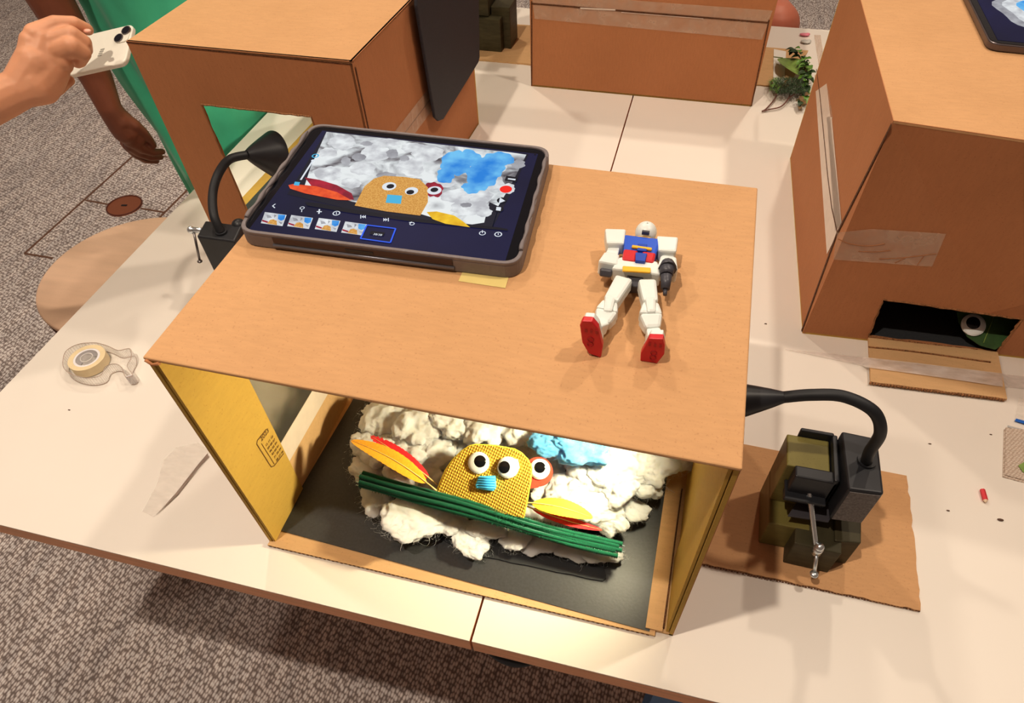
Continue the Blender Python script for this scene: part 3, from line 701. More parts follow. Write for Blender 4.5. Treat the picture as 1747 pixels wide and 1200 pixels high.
m = MB(); m.prism([a0 + V((.02, .0055, .0034)), c0 + V((-.02, .0055, .0034)), d0 + V((-.02, -.02, .0034)), b0 + V((.02, -.02, .0034))], (0, 0, .0006)); tag(m.build('black_paper_sheet', 'paper_black'), 'black paper inside the right box, seen through its low hole', 'paper')
lf = thing('leaf_creature', 'dark green leaf with a googly eye inside the right box', 'craft figure', az(1690, 575, .012))
LN = V((0, -.5, .87)).normalized(); LP = az(1680, 560, .03)
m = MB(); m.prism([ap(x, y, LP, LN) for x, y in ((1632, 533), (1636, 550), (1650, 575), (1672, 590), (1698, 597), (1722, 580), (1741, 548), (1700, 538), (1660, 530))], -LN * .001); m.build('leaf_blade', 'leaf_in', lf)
m = MB(); m.tube([ap(1697, 536, LP + LN * .001, LN), ap(1678, 585, LP + LN * .001, LN)], .0008, 6); m.build('vein', 'leaf_l', lf)
eye(1660, 555, 16, lf, LP + LN * .002, LN, (-.1, .1))

# ================================================================== BACK BOX
q0, q1 = az(906, 147, 0), az(1282, 182, 0); yv = V((.0, .5, 0))
kb = thing('cardboard_box', 'cardboard box at the back of the tables with a taped middle seam facing forward', 'box', (q0 + q1) / 2 + yv / 2, 'brown cardboard boxes')
hb = V((0, 0, .36)); nf = V((0, -1, 0))
nf = (q1 - q0).cross(hb).normalized()
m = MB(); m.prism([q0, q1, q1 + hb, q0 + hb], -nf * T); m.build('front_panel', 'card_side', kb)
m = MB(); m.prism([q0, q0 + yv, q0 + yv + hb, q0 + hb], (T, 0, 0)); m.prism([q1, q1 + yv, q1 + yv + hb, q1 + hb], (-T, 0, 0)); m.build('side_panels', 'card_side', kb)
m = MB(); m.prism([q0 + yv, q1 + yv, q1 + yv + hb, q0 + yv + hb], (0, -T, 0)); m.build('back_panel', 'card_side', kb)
m = MB(); m.prism([q0 + hb, q1 + hb, q1 + yv + hb, q0 + yv + hb], (0, 0, -T)); m.build('top_panel', 'card', kb)
m = MB(); m.prism([q0, q1, q1 + yv, q0 + yv], (0, 0, T)); m.build('floor_panel', 'card_in', kb)
def s6(x, y, h=.0005): return ap(x, y, q0 + nf * h, nf)
m = MB(); m.prism([s6(907, -12), s6(1318, 18), s6(1300, 68), s6(912, 32)], nf * .0003); m.build('tape_strip', 'tape', kb)
m = MB(); stroke(m, [s6(906, 6, .001), s6(1312, 39, .001)], .0034, nf); m.build('seam', 'card_dark', kb)
m = MB(); stroke(m, [s6(990, 14, .0014), s6(1050, 17, .0014)], .003, nf); stroke(m, [s6(1060, 21, .0014), s6(1200, 32, .0014)], .001, nf); m.build('torn_liner', 'tape_w', kb)
for P_ in ([s6(907, 2, .001), s6(907, 146, .001)], [s6(1312, 34, .001), s6(1282, 181, .001)]):
    m = MB(); stroke(m, P_, .0025, nf); m.build('corner_edge', 'card_dark', kb)

# cardboard sheet at the back, under the back box
m = MB(); bs = [az(790, 101, 0), q0 + V((-.001, .1, 0))]
y_ = 1.388
P = rough_line(V((-.17, y_, .0003)), V((.035, y_, .0003)), 20, .001) + [V((.035, y_, .0003)), V((.035, 1.615, .0003)), V((-.17, 1.615, .0003))]
m.prism(P, (0, 0, .004)); tag(m.build('cardboard_sheet', 'card_pale'), 'cardboard sheet under the black block at the back table edge', 'cardboard sheet', 'flat cardboard sheets')
m = MB(); P = rough_line(V((.566, 1.386, .0003)), V((.65, 1.386, .0003)), 8, .001) + [V((.65, 1.386, .0003)), V((.70, 1.596, .0003)), V((.566, 1.596, .0003))]
m.prism(P, (0, 0, .003)); tag(m.build('cardboard_sheet', 'card_pale'), 'small cardboard sheet under the green cuttings beside the back box', 'cardboard sheet', 'flat cardboard sheets')
m = MB(); m.prism([az(1319, 145, .0038), az(1320, 84, .0038), az(1341, 88, .0038), az(1338, 142, .0038)], (0, 0, .0006)); tag(m.build('paper_strip', 'white_paper'), 'white paper strip lying across the cardboard under the leaf', 'paper')

# black stack at the back
g = (-.075, 1.50)
kst = thing('black_wooden_stand', 'dark stepped wooden stand behind the box at the back table edge', 'stand', (-.11, 1.49, .0045))
e0, e1 = az(815, 80, .0045), az(855, 88, .0045)
m = MB(); m.bb(-.185, e1.x + .002, e1.y - .004, e1.y + .085, .0045, .085); m.build('lower_block', 'olive', kst, bevel=.002)
m = MB(); m.bb(e1.x - .028, e1.x + .022, e1.y + .02, e1.y + .09, .0046, .105); m.build('side_block', 'olive', kst, bevel=.002)
m = MB(); m.bb(-.185, e1.x - .03, e1.y + .005, e1.y + .075, .086, .26); m.build('upper_block', 'olive', kst, bevel=.002)
m = MB(); m.bb(-.205, e1.x - .062, e1.y - .022, e1.y + .004, .10, .25); m.build('clamp_body', 'black', kst, bevel=.002)
# ================================================================== RIGHT CARDBOARD SHEET, STAND AND LAMP
m = MB(); P = rough_line(V((.532, .099, .0003)), V((.807, .098, .0003)), 34, .0009) + rough_line(V((.807, .098, .0003)), V((.809, .293, .0003)), 22, .0016) + [V((.809, .293, .0003)), V((.532, .298, .0003))]
cs = m.prism(P, (0, 0, .004)).build('cardboard_sheet', 'card'); tag(cs, 'torn-edged cardboard sheet under the black clamp lamp stand, right of the lit box', 'cardboard sheet', 'flat cardboard sheets')
m = MB()
for i in range(80):
    x = .535 + i * .0034; m.bb(x, x + .0022, .0972, .0984, .0012 if i % 2 else .0022, .0024 if i % 2 else .0036)
m.build('corrugation', 'card_dark', cs, origin=ORG[cs.name])
sd = thing('wooden_block_stand', 'stepped stack of dark painted wooden blocks on the cardboard sheet right of the lit box', 'stand', (.67, .17, .0045))
m = MB(); m.bb(.617, .665, .144, .223, .0045, .057); m.build('lower_block', 'olive_lit', sd, bevel=.0015)
m = MB(); m.bb(.617, .665, .177, .223, .0572, .135); m.build('tall_block', 'olive_lit', sd, bevel=.0015)
f0, f1 = az(1335, 960, .0045), az(1412, 978, .0045)
m = MB(); dd = V((.003, .052, 0)); b_ = [f0, f1, f1 + dd, f0 + dd]; b_[0] = f0; m.hexa(b_, [p + V((0, 0, .052)) for p in b_]); m.build('front_block', 'olive', sd, bevel=.0015)
r0 = az(1442, 962, .0045); m = MB(); b_ = [r0 - V((.03, .004, 0)), r0, r0 + V((.004, .06, 0)), r0 + V((-.028, .06, 0))]; m.hexa(b_, [p + V((0, 0, .055)) for p in b_]); m.build('right_block', 'olive', sd, bevel=.0015)
m = MB(); m.bb(.668, .71, .19, .235, .0045, .085); m.build('rear_block', 'olive', sd, bevel=.0015)

def cone_head(m, neck, mouth, r0, r1):
    ax_ = (mouth - neck).normalized(); n = 7
    m.tube([neck + (mouth - neck) * (i / n) for i in range(n + 1)], [r0 + (r1 - r0) * (i / n) ** .9 for i in range(n + 1)], 36, caps=False)
    m.tube([neck + (mouth - neck) * (.04 + .955 * i / n) for i in range(n + 1)], [(r0 - .0015) + (r1 - r0) * (i / n) ** .9 for i in range(n + 1)], 36, caps=True)
la = thing('clamp_lamp', 'black gooseneck clamp lamp on the block stand, its cone entering the lit box', 'lamp', (.69, .16, .06), 'black gooseneck clamp lamps')
zt = .158
tb = [az(x, y, zt) for x, y in ((1448, 835), (1509, 843), (1498, 748), (1436, 735))]
dn = V((0, 0, -.066))
MB().hexa([p + dn for p in tb], tb).build('lamp_base', 'black', la, bevel=.003, seg=3)
m = MB(); n_ = (tb[1] - tb[0]).cross(V((0, 0, 1))).normalized(); k = [tb[0] + (tb[1] - tb[0]) * .06, tb[0] + (tb[1] - tb[0]) * .94]
m.prism([k[0] + dn * .96 + n_ * .0002, k[1] + dn * .96 + n_ * .0002, k[1] + dn * .06 + n_ * .0002, k[0] + dn * .06 + n_ * .0002], n_ * .0008); m.build('textured_face', plain('speckled grey plastic', S(92, 82, 74), .6, var=.35, scale=420), la)
# clamp frame around the tall block
m = MB()
m.bb(.625, .672, .160, .176, .086, .140); m.bb(.666, .672, .160, .226, .085, .145); m.bb(.630, .668, .2232, .228, .09, .146); m.build('clamp_frame', 'black', la, bevel=.002)
m = MB(); m.bb(.622, .668, .150, .1765, .104, .1075); m.build('upper_jaw', 'black', la, bevel=.001)
pl = [az(x, y, .074) for x, y in ((1343, 882), (1412, 893), (1430, 868), (1362, 853))]
m = MB(); m.prism(pl, (0, 0, .003)); m.build('lower_jaw', plain('lower jaw', S(62, 56, 56), .35), la, bevel=.0006)
s0, s1 = av(1379, 826, (.651, .142)), av(1392, 935, (.662, .121))
s0.z = max(s0.z, .11)
s0 = az(1379, 826, .118); s1 = az(1392, 930, .058)
sc_ = MB(); L_ = s1 - s0; n = 60
sc_.tube([s0 + L_ * (i / n) for i in range(n + 1)], [.0033 if i % 2 else .0027 for i in range(n + 1)], 14); bo = sc_.build('screw_bolt', 'steel', la)
jn = az(1394, 940, .052); m = MB(); m.tube([jn + V((0, 0, .009)), jn - V((0, 0, .005))], [.0058, .0058], 16); m.sphere(jn + V((0, 0, .009)), .0058, 16, 8); m.build('joint', 'steel', bo)
he = az(1389, 980, .030); m = MB(); m.tube([jn, he], [.0023, .0023], 12); m.sphere(he, .0052, 14, 8, (1, 1, .6)); m.build('t_handle', 'steel', bo)
N0 = tb[0].lerp(tb[2], .5); p0 = az(1478, 788, zt)
neck = [p0, az(1484, 770, .19), az(1502, 738, .235), az(1490, 702, .262), az(1440, 677, .268), az(1385, 674, .262), az(1337, 678, .252)]
MB().tube(smooth_path(neck, 10), .0062, 16).build('gooseneck', 'black_rub', la)
MB().disc(p0, (0, 0, 1), .010, .003, 24).build('collar', 'black', la)
cn = az(1339, 678, .252); cm = V((.492, .158, .236))
m = MB(); cone_head(m, cn, cm, .0058, .031); hd = m.build('lamp_shade', 'black', la)
ld = (cm - cn).normalized()
MB().disc(cm - ld * .004, ld, .026, .001, 32).build('light_disc', 'led', hd)

# ------------------------------------------------------------------ left lamp with its own stand
lz = .158
lo = az(335, 403, lz)
la2 = thing('clamp_lamp', 'black gooseneck clamp lamp with its cone in front of the square box hole', 'lamp', (lo.x + .03, lo.y + .02, .07), 'black gooseneck clamp lamps')
t4 = [az(335, 403, lz), az(400, 412, lz), az(412, 384, lz), az(350, 376, lz)]
t4[2] = t4[1] + (t4[3] - t4[0])
MB().hexa([p - V((0, 0, .075)) for p in t4], t4).build('lamp_base', 'black', la2, bevel=.003, seg=3)
m = MB(); c_ = t4[2] + V((-.01, .004, -.006)); m.sphere(c_, .012, 16, 8); m.build('switch_knob', 'black', la2)
base2 = az(378, 397, lz); MB().disc(base2, (0, 0, 1), .009, .003, 24).build('collar', 'black', la2)
yb = lb.location.y
ne = ay(424, 264, FLb.y - .045); mo = ay(464, 264, FLb.y - .016)
neck = [base2, az(365, 368, .18), ay(363, 330, .455), ay(373, 296, .49), ay(392, 272, .525), ne]
MB().tube(smooth_path(neck, 10), .0068, 16).build('gooseneck', 'black_rub', la2)
m = MB(); mo2 = ne + (mo - ne).normalized() * .055; dirr = (ray(450, 262) * .72 + CM.col[0] * .69).normalized(); mo2 = ne + dirr * .050
cone_head(m, ne - dirr * .004, mo2, .0065, .038); hd2 = m.build('lamp_shade', 'black', la2)
j2 = az(330, 393, .145); m = MB(); m.tube([j2 + V((-.004, 0, 0)), j2 + V((.02, .004, 0))], [.0045, .0045], 14); m.sphere(j2 + V((-.004, 0, 0)), .0062, 14, 8); bb2 = m.build('joint', 'steel', la2)
h2 = az(341, 446, .098); m = MB(); m.tube([j2, h2], [.0019, .0019], 10); m.sphere(h2, .0042, 12, 8, (1, 1, .6)); m.build('t_handle', 'steel_d', bb2)
q = (t4[0] + t4[2]) / 2
s2 = thing('wooden_block_stand', 'dark wooden block stand under the left clamp lamp, mostly hidden by the lit box', 'stand', (q.x, q.y, 0))
m = MB(); m.bb(q.x - .012, q.x + .045, q.y - .02, q.y + .03, .0005, .0825); m.build('block', 'olive', s2, bevel=.0015)

# ================================================================== TABLETS
def rounded(poly, r, n=7):
    out = []
    L = len(poly)
    for i in range(L):
        a, b, c = poly[i - 1], poly[i], poly[(i + 1) % L]; u = (a - b).normalized(); v = (c - b).normalized()
        p, q = b + u * r, b + v * r
        for k in range(n + 1):
            t = k / n; out.append(p * (1 - t) ** 2 + b * 2 * t * (1 - t) + q * t * t)
    return out
def inset(poly, d):
    c = sum(poly, V()) / len(poly); out = []
    L = len(poly)
    for i in range(L):
        a, b, e = poly[i - 1], poly[i], poly[(i + 1) % L]; u = (b - a).normalized(); v = (e - b).normalized()
        n1 = V((-u.y, u.x, 0)); n2 = V((-v.y, v.x, 0)); bis = (n1 + n2).normalized(); out.append(b + bis * d / max(.3, bis.dot(n1)))
    return out
ZT = .3785
tc = [az(401, 393, ZT), az(886, 453, ZT), az(940, 251, ZT), az(533, 209, ZT)]
tb_ = thing('tablet', 'large tablet in a grey rubber case showing a stop-motion editing screen', 'tablet', V((.15, .27, .3605)))
low = [V((p.x, p.y, .3605)) for p in tc]
ro = rounded(tc, .02); ri = rounded(inset(tc, .0042), .017)
m = MB(); hh = V((0, 0, .018))
base = [V((p.x, p.y, .3603)) for p in ro]
m.prism([V((p.x, p.y, .3603)) for p in inset(ro, 0)] if 0 else base, (0, 0, .0150))
n = len(ro); vs = [V((p.x, p.y, .3753)) for p in ro] + [V((p.x, p.y, ZT)) for p in ro] + [V((p.x, p.y, ZT)) for p in ri] + [V((p.x, p.y, .3753)) for p in ri]
m.add(vs, [(j * n + i, j * n + (i + 1) % n, (j + 1) * n + (i + 1) % n, (j + 1) * n + i) for j in range(3) for i in range(n)])
case = m.build('rubber_case', 'grey_case', tb_, bevel=.0012)
gz = .3762
m = MB(); m.prism([V((p.x, p.y, .3754)) for p in ri], (0, 0, gz - .3754)); gl = m.build('glass', 'glass_black', tb_)
# wavy rim along the two side edges
for A, B in ((tc[1], tc[2]), (tc[0], tc[3])):
    m = MB(); t = (B - A).normalized(); s_ = V((-t.y, t.x, 0)); pts = [A + t * (.022 + ((B - A).length - .044) * k / 40) + s_ * ((-1 if A is tc[0] else 1) * .0022 + .0006 * math.sin(k * .7)) + V((0, 0, .0002)) for k in range(41)]
    m.tube(pts, [.0021 + .0006 * math.sin(k * .9) for k in range(41)], 8); m.build('case_rim', 'grey_case', tb_)
# front edge slot
fu = (tc[1] - tc[0]).normalized(); fn = V((fu.y, -fu.x, 0))
def fr(k, z, o=0): p = tc[0].lerp(tc[1], k); return V((p.x, p.y, z)) + fn * o
MB().prism([fr(.135, .3690, .0003), fr(.775, .3690, .0003), fr(.775, .3755, .0003), fr(.135, .3755, .0003)], fn * .0006).build('edge_slot', 'case_dark', tb_)
m = MB(); m.tube([fr(.13, .3655, .0006), fr(.78, .3655, .0006)], .0018, 8); m.build('hinge_rod', plain('hinge grey', S(120, 112, 112), .35, metal=.4), tb_)
MB().prism([fr(.40, .3700, .0009), fr(.50, .3700, .0009), fr(.50, .3730, .0009), fr(.40, .3730, .0009)], fn * .0005).build('magnet_pad', 'black', tb_)
def scp(x, y, h=0): return az(x, y, gz + .0001 + h)
scr = MB().prism([scp(*q) for q in ((424, 393), (861, 449), (918, 263), (550, 223))], (0, 0, .0002)).build('screen', 'scr_navy', tb_)
h1, h2_, h3, h4, h5 = .0003, .0005, .0007, .0009, .0011
MB().prism([scp(x, y, h1) for x, y in ((557, 224), (880, 261), (902, 263), (868, 338), (838, 392), (840, 392), (660, 372), (490, 332))], (0, 0, .0001)).build('picture_background', 'scr_dark', scr)
def blob(m, cx, cy, rx, ry, h, seed, n=36, clip=None):
    random.seed(seed); P = []
    for k in range(n):
        a = 2 * PI * k / n; f = 1 + .22 * noise.noise(V((math.cos(a) * 1.6 + seed, math.sin(a) * 1.6, seed * 3.1))) + .05 * math.sin(a * 9 + seed)
        P.append(scp(cx + rx * f * math.cos(a), cy + ry * f * math.sin(a), h))
    m.prism(P, (0, 0, .00004))
m = MB(); m.prism([scp(x, y, h1 + .00015) for x, y in ((557, 225), (870, 260), (898, 264), (880, 300), (868, 322), (850, 352), (835, 345), (826, 380), (800, 384), (760, 378), (720, 366), (640, 352), (600, 344), (560, 330), (520, 316), (530, 285))], (0, 0, .00005)); m.build('picture_cotton', 'pic', scr)
m = MB(); m.mi = 0
for i, (x, y, rx, ry) in enumerate([(585, 243, 24, 12), (640, 262, 26, 14), (560, 296, 26, 12), (620, 288, 22, 12), (700, 285, 24, 16), (730, 262, 26, 14), (655, 243, 26, 7), (705, 252, 20, 8), (800, 355, 32, 14), (780, 335, 26, 12), (820, 335, 20, 12), (840, 310, 20, 14), (560, 262, 16, 10), (600, 312, 16, 9), (850, 285, 14, 10), (760, 312, 18, 8), (826, 362, 14, 8)]):
    blob(m, x, y, rx, ry, h2_ + i * .000006, i)
m.build('picture_cotton_puffs', 'scr_cloud', scr)
for i, (x, y, rx, ry) in enumerate([(612, 268, 12, 6), (670, 262, 10, 8), (660, 300, 16, 6), (590, 275, 8, 8), (690, 270, 8, 5), (795, 350, 10, 4), (625, 245, 10, 4), (710, 308, 12, 4), (575, 330, 14, 4), (884, 280, 12, 8)]):
    m = MB(); blob(m, x, y, rx, ry, h3 + i * .000006, i + 40); m.build('picture_shade', 'scr_cloud2', scr)
m = MB()
for i, (x, y, rx, ry) in enumerate([(778, 278, 26, 20), (822, 300, 26, 24), (850, 272, 28, 12), (805, 320, 18, 10), (760, 300, 16, 12), (800, 270, 22, 14), (835, 285, 26, 18)]): blob(m, x, y, rx, ry, h3 + .0001 + i * .000006, i + 70)
m.build('picture_blue_cloud', 'scr_blue', scr)
m = MB(); m.prism([scp(x, y, h4) for x, y in ((520, 303), (545, 307), (575, 316), (600, 330), (604, 341), (570, 337), (535, 322))], (0, 0, .00004)); m.build('picture_red_feather', 'scr_red', scr)
m = MB(); m.prism([scp(x, y, h4 + .00006) for x, y in ((492, 316), (500, 314), (540, 318), (575, 328), (600, 342), (575, 341), (520, 330), (495, 322))], (0, 0, .00004)); m.build('picture_orange_feather', 'scr_orange', scr)
blob2 = MB(); blob(blob2, 740, 324, 17, 13, h4, 3); blob2.build('picture_red_circle', 'scr_red', scr)
m = MB(); m.prism([scp(x, y, h4 + .0001) for x, y in ((605, 351), (622, 318), (638, 305), (655, 300), (690, 302), (716, 306), (730, 320), (730, 345), (717, 368), (660, 361))], (0, 0, .00005)); m.build('picture_yellow_figure', 'scr_yellow', scr)
m = MB()
for (x, y, r) in ((664, 318, 13), (702, 326, 12), (741, 325, 13)):
    m.mi = 0 ; m.disc(scp(x, y, h5), (0, 0, 1), r * .80 * .00075, .00003, 28)
m.build('picture_eye', 'scr_white', scr)
m = MB()
for (x, y, r) in ((666, 318, 7), (700, 328, 7), (741, 324, 7)): m.disc(scp(x, y, h5 + .00006), (0, 0, 1), r * .8 * .00075, .00003, 24)
m.build('picture_pupil', 'scr_black', scr)
m = MB(); m.prism([scp(x, y, h5) for x, y in ((661, 332), (686, 334), (684, 348), (658, 346))], (0, 0, .00004)); m.build('picture_blue_beak', 'scr_teal', scr)
m = MB(); m.prism([scp(x, y, h5) for x, y in ((728, 362), (745, 361), (775, 368), (790, 378), (802, 388), (760, 382), (738, 374))], (0, 0, .00004)); m.build('picture_yellow_feather', 'scr_lemon', scr)
m = MB(); m.prism([scp(x, y, h5 - .0001) for x, y in ((520, 345), (545, 347), (600, 357), (660, 366), (720, 374), (850, 388), (866, 391), (866, 394), (700, 378), (600, 364), (524, 351))], (0, 0, .00004)); m.build('picture_foreground_edge', 'scr_black', scr)
m = MB()
blob(m, 865, 322, 15, 9, h4, 2); m.build('button_halo', 'scr_cloud', scr)
MB().disc(scp(863, 323, h5), (0, 0, 1), .0066, .0001, 32).build('record_button', 'scr_rec', scr, label='red record button')
for q_ in ((856, 342), (851, 357)): MB().disc(scp(*q_, h4), (0, 0, 1), .0052, .0001, 28).build('button_plate', 'scr_black', scr)
m = MB(); m.prism([scp(x, y, h4) for x, y in ((864, 300), (884, 303), (881, 311), (861, 308))], (0, 0, .0001)); m.build('button_plate', 'scr_black', scr)
m = MB(); m.prism([scp(x, y, h5) for x, y in ((853, 337), (862, 343), (851, 347))], (0, 0, .00005)); m.prism([scp(x, y, h5) for x, y in ((847, 353), (855, 354), (854, 360), (846, 359))], (0, 0, .00005)); m.prism([scp(x, y, h5) for x, y in ((867, 304), (880, 305.5), (879, 308), (866, 306))], (0, 0, .00005)); m.build('button_icon', 'scr_white', scr)
# slider
m = MB()
def sline(m, P, w, h=h5):
    for a, b in zip(P, P[1:]):
        a = scp(*a, h); b = scp(*b, h); t = (b - a).normalized(); s_ = V((-t.y, t.x, 0)) * w / 2; m.prism([a - s_, b - s_, b + s_, a + s_], (0, 0, .00004))
def ring(m, x, y, r, w=.0009, h=h5):
    c = scp(x, y, h); P = [c + V((math.cos(k * PI / 12), math.sin(k * PI / 12), 0)) * r for k in range(25)]
    for a, b in zip(P, P[1:]):
        t = (b - a).normalized(); s_ = V((-t.y, t.x, 0)) * w / 2; m.prism([a - s_, b - s_, b + s_, a + s_], (0, 0, .00004))
sline(m, [(534, 274), (513, 307)], .0022); m.disc(scp(534, 274, h5), (0, 0, 1), .0022, .00005); m.build('opacity_slider', 'scr_white', scr)
m = MB(); ring(m, 538, 266, .0035, .0016); m.build('slider_icon', 'scr_teal', scr); m = MB(); m.prism([scp(x, y, h5) for x, y in ((503, 310), (512, 311), (510, 317), (501, 316))], (0, 0, .00004)); m.build('slider_icon', 'scr_teal', scr)
m = MB()
sline(m, [(470, 348), (465, 351.5), (469, 355)], .0012); sline(m, [(545, 357), (544, 365)], .0016); sline(m, [(540.5, 361), (549, 361.5)], .0016)
ring(m, 515.5, 355, .0022); sline(m, [(515, 358), (514.5, 362)], .0009)
ring(m, 574, 364, .0035, .0012); sline(m, [(574, 362), (574, 366)], .0008)
for x, y, d in ((619, 370, 1), (659, 375, -1)):
    sline(m, [(x - 3.5 * d, y - 3), (x - 3.5 * d, y + 3)], .001); 
    for e in (0, 3.5): m.prism([scp(x + (3 * d * (-1 if d > 0 else -1)) * 0 + (e - 2) , y, h5), scp(x + (e + 1.5), y - 3, h5), scp(x + (e + 1.5), y + 3, h5)] if d > 0 else [scp(x - (e - 2), y, h5), scp(x - (e + 1.5), y - 3, h5), scp(x - (e + 1.5), y + 3, h5)], (0, 0, .00004))
ring(m, 703, 382, .0022, .001); sline(m, [(703, 379), (698, 380)], .0012)
ring(m, 823, 398, .003, .001); sline(m, [(823, 393), (823, 398)], .0009); ring(m, 850, 400, .0034, .0012); sline(m, [(850, 398), (850, 401)], .0009)
m.build('toolbar_icon', 'scr_white', scr)
# thumbnails: four small copies of the picture
for i, (x, y) in enumerate(((445, 362), (490, 367), (537, 372), (582, 378))):
    P = [(x + 7, y), (x + 44, y + 5), (x + 37, y + 24), (x, y + 19)]
    def tp(a, b, h): return scp(P[0][0] + (P[1][0] - P[0][0]) * a + (P[3][0] - P[0][0]) * b, P[0][1] + (P[1][1] - P[0][1]) * a + (P[3][1] - P[0][1]) * b, h)
    m = MB(); m.prism([tp(0, 0, h2_), tp(1, 0, h2_), tp(1, 1, h2_), tp(0, 1, h2_)], (0, 0, .0001))
    m.mi = 1; m.prism([tp(.62, .05, h3), tp(.95, .02, h3), tp(.97, .4, h3), tp(.85, .55, h3), tp(.68, .45, h3)], (0, 0, .00005))
    m.mi = 2; m.prism([tp(.28, .95, h3 + .0001), tp(.36, .6, h3 + .0001), tp(.5, .52, h3 + .0001), tp(.66, .62, h3 + .0001), tp(.74, .98, h3 + .0001)], (0, 0, .00005))
    m.mi = 3; m.prism([tp(.0, .68, h3 + .0001), tp(.3, .78, h3 + .0001), tp(.28, .9, h3 + .0001), tp(.02, .82, h3 + .0001)], (0, 0, .00005))
    m.mi = 4; m.prism([tp(.1, .2, h3), tp(.3, .25, h3), tp(.4, .4, h3), tp(.2, .5, h3)], (0, 0, .00005)); m.prism([tp(.45, .1, h3), tp(.56, .15, h3), tp(.5, .4, h3)], (0, 0, .00005)); m.prism([tp(.75, .66, h3), tp(.95, .7, h3), tp(.9, .85, h3)], (0, 0, .00005))
    m.build('frame_thumbnail', ['scr_cloud', 'scr_blue', 'scr_yellow', 'scr_red', 'scr_cloud2'], scr)
m = MB(); sline(m, [(626, 384), (675, 390), (666, 414), (615, 407), (626, 384)], .0016); m.build('selected_frame', 'scr_line', scr, label='bright blue frame outline')
m = MB(); m.prism([scp(x, y, h4) for x, y in ((633, 394), (657, 397), (654, 403), (630, 400))], (0, 0, .0001)); m.build('counter_plate', 'scr_black', scr)
m = MB(); a_, b_ = scp(636, 401, h5), scp(652, 403, h5); text_mb('38/38', a_, b_ - a_, V((0, 1, 0)), .0042, m, .0001); m.build('frame_counter', 'scr_white', scr)
m = MB(); m.disc(scp(913, 264, .0004), (0, 0, 1), .0012, .0002, 16); m.build('front_camera', 'lens', tb_)

m = MB(); pts = [az(782, 480, .3603), az(862, 492, .3603), az(869, 470, .3603), az(790, 462, .3603)]
m.prism(pts, (0, 0, .00015)); mk = m.build('masking_tape', 'masking'); tag(mk, 'piece of yellowish masking tape sticking out under the large tablet', 'tape')

# second tablet on the right box
zc = H3 + .011
P = [az(1690, 73, zc), az(1690, 73, zc) + V((.22, -.03, 0)), None, az(1652, -3, zc) + (az(1652, -3, zc) - az(1690, 73, zc)) * .35]
P[1] = az(1690, 73, zc) + (az(1760, 80, zc) - az(1690, 73, zc)).normalized() * .26; P[3] = az(1690, 73, zc) + (az(1652, -4, zc) - az(1690, 73, zc)).normalized() * .19; P[2] = P[1] + P[3] - P[0]
t2 = thing('tablet', 'tablet with thin grey metal edge lying on top of the right box', 'tablet', V((P[0].x + .1, P[0].y + .05, H3 + .0005)))
m = MB(); m.prism([V((p.x, p.y, H3 + .0008)) for p in rounded(P, .016)], (0, 0, .0095)); m.build('metal_body', plain('dark grey metal', S(98, 84, 80), .3, metal=.7), t2, bevel=.0015)
m = MB(); m.prism([V((p.x, p.y, H3 + .0104)) for p in rounded(inset(P, .002), .014)], (0, 0, .0006)); m.build('glass', 'glass_black', t2)
I = inset(P, .011); m = MB(); m.prism([V((p.x, p.y, H3 + .0111)) for p in I], (0, 0, .0002)); s2_ = m.build('screen', 'scr_navy', t2)
u2 = (P[1] - P[0]).normalized(); v2 = (P[3] - P[0]).normalized()
def sb(name, x, y, rx, ry, h, mat):
    m = MB(); m.prism([V((P[0].x, P[0].y, H3 + .0113 + h)) + u2 * (x + rx * math.cos(a * PI / 16) * (1 + .08 * math.sin(a))) + v2 * (y + ry * math.sin(a * PI / 16)) for a in range(32)], (0, 0, .0001)); return m.build(name, mat, s2_)
sb('picture_glow', .105, .12, .075, .072, .0001, 'scr_cloud2'); sb('picture_cloud', .11, .125, .066, .062, .0003, 'scr_cloud'); sb('picture_sky', .115, .13, .052, .05, .0005, 'scr_blue')

# ================================================================== TOY ROBOT (plain generic)
Z0 = H + .0002
rob = thing('toy_robot', 'small white, blue and red toy robot figure lying on its back on the lit box', 'toy', az(1085, 500, Z0))
def seg(m, a, b, w0, w1, t0, t1, up=(0, 0, 1), ext=0):
    a, b = V(a), V(b); d = (b - a).normalized(); s_ = d.cross(V(up)).normalized(); n = s_.cross(d)
    A = [a - s_ * w0 / 2 - n * t0 / 2, a + s_ * w0 / 2 - n * t0 / 2, a + s_ * w0 / 2 + n * t0 / 2, a - s_ * w0 / 2 + n * t0 / 2]
    B = [b - s_ * w1 / 2 - n * t1 / 2, b + s_ * w1 / 2 - n * t1 / 2, b + s_ * w1 / 2 + n * t1 / 2, b - s_ * w1 / 2 + n * t1 / 2]
    return m.hexa(A, B)
def rz_(x, y, h): return az(x, y, Z0 + h)
PXM = 1 / 1420.   # metres per pixel on the box top near the toy
zb = .016
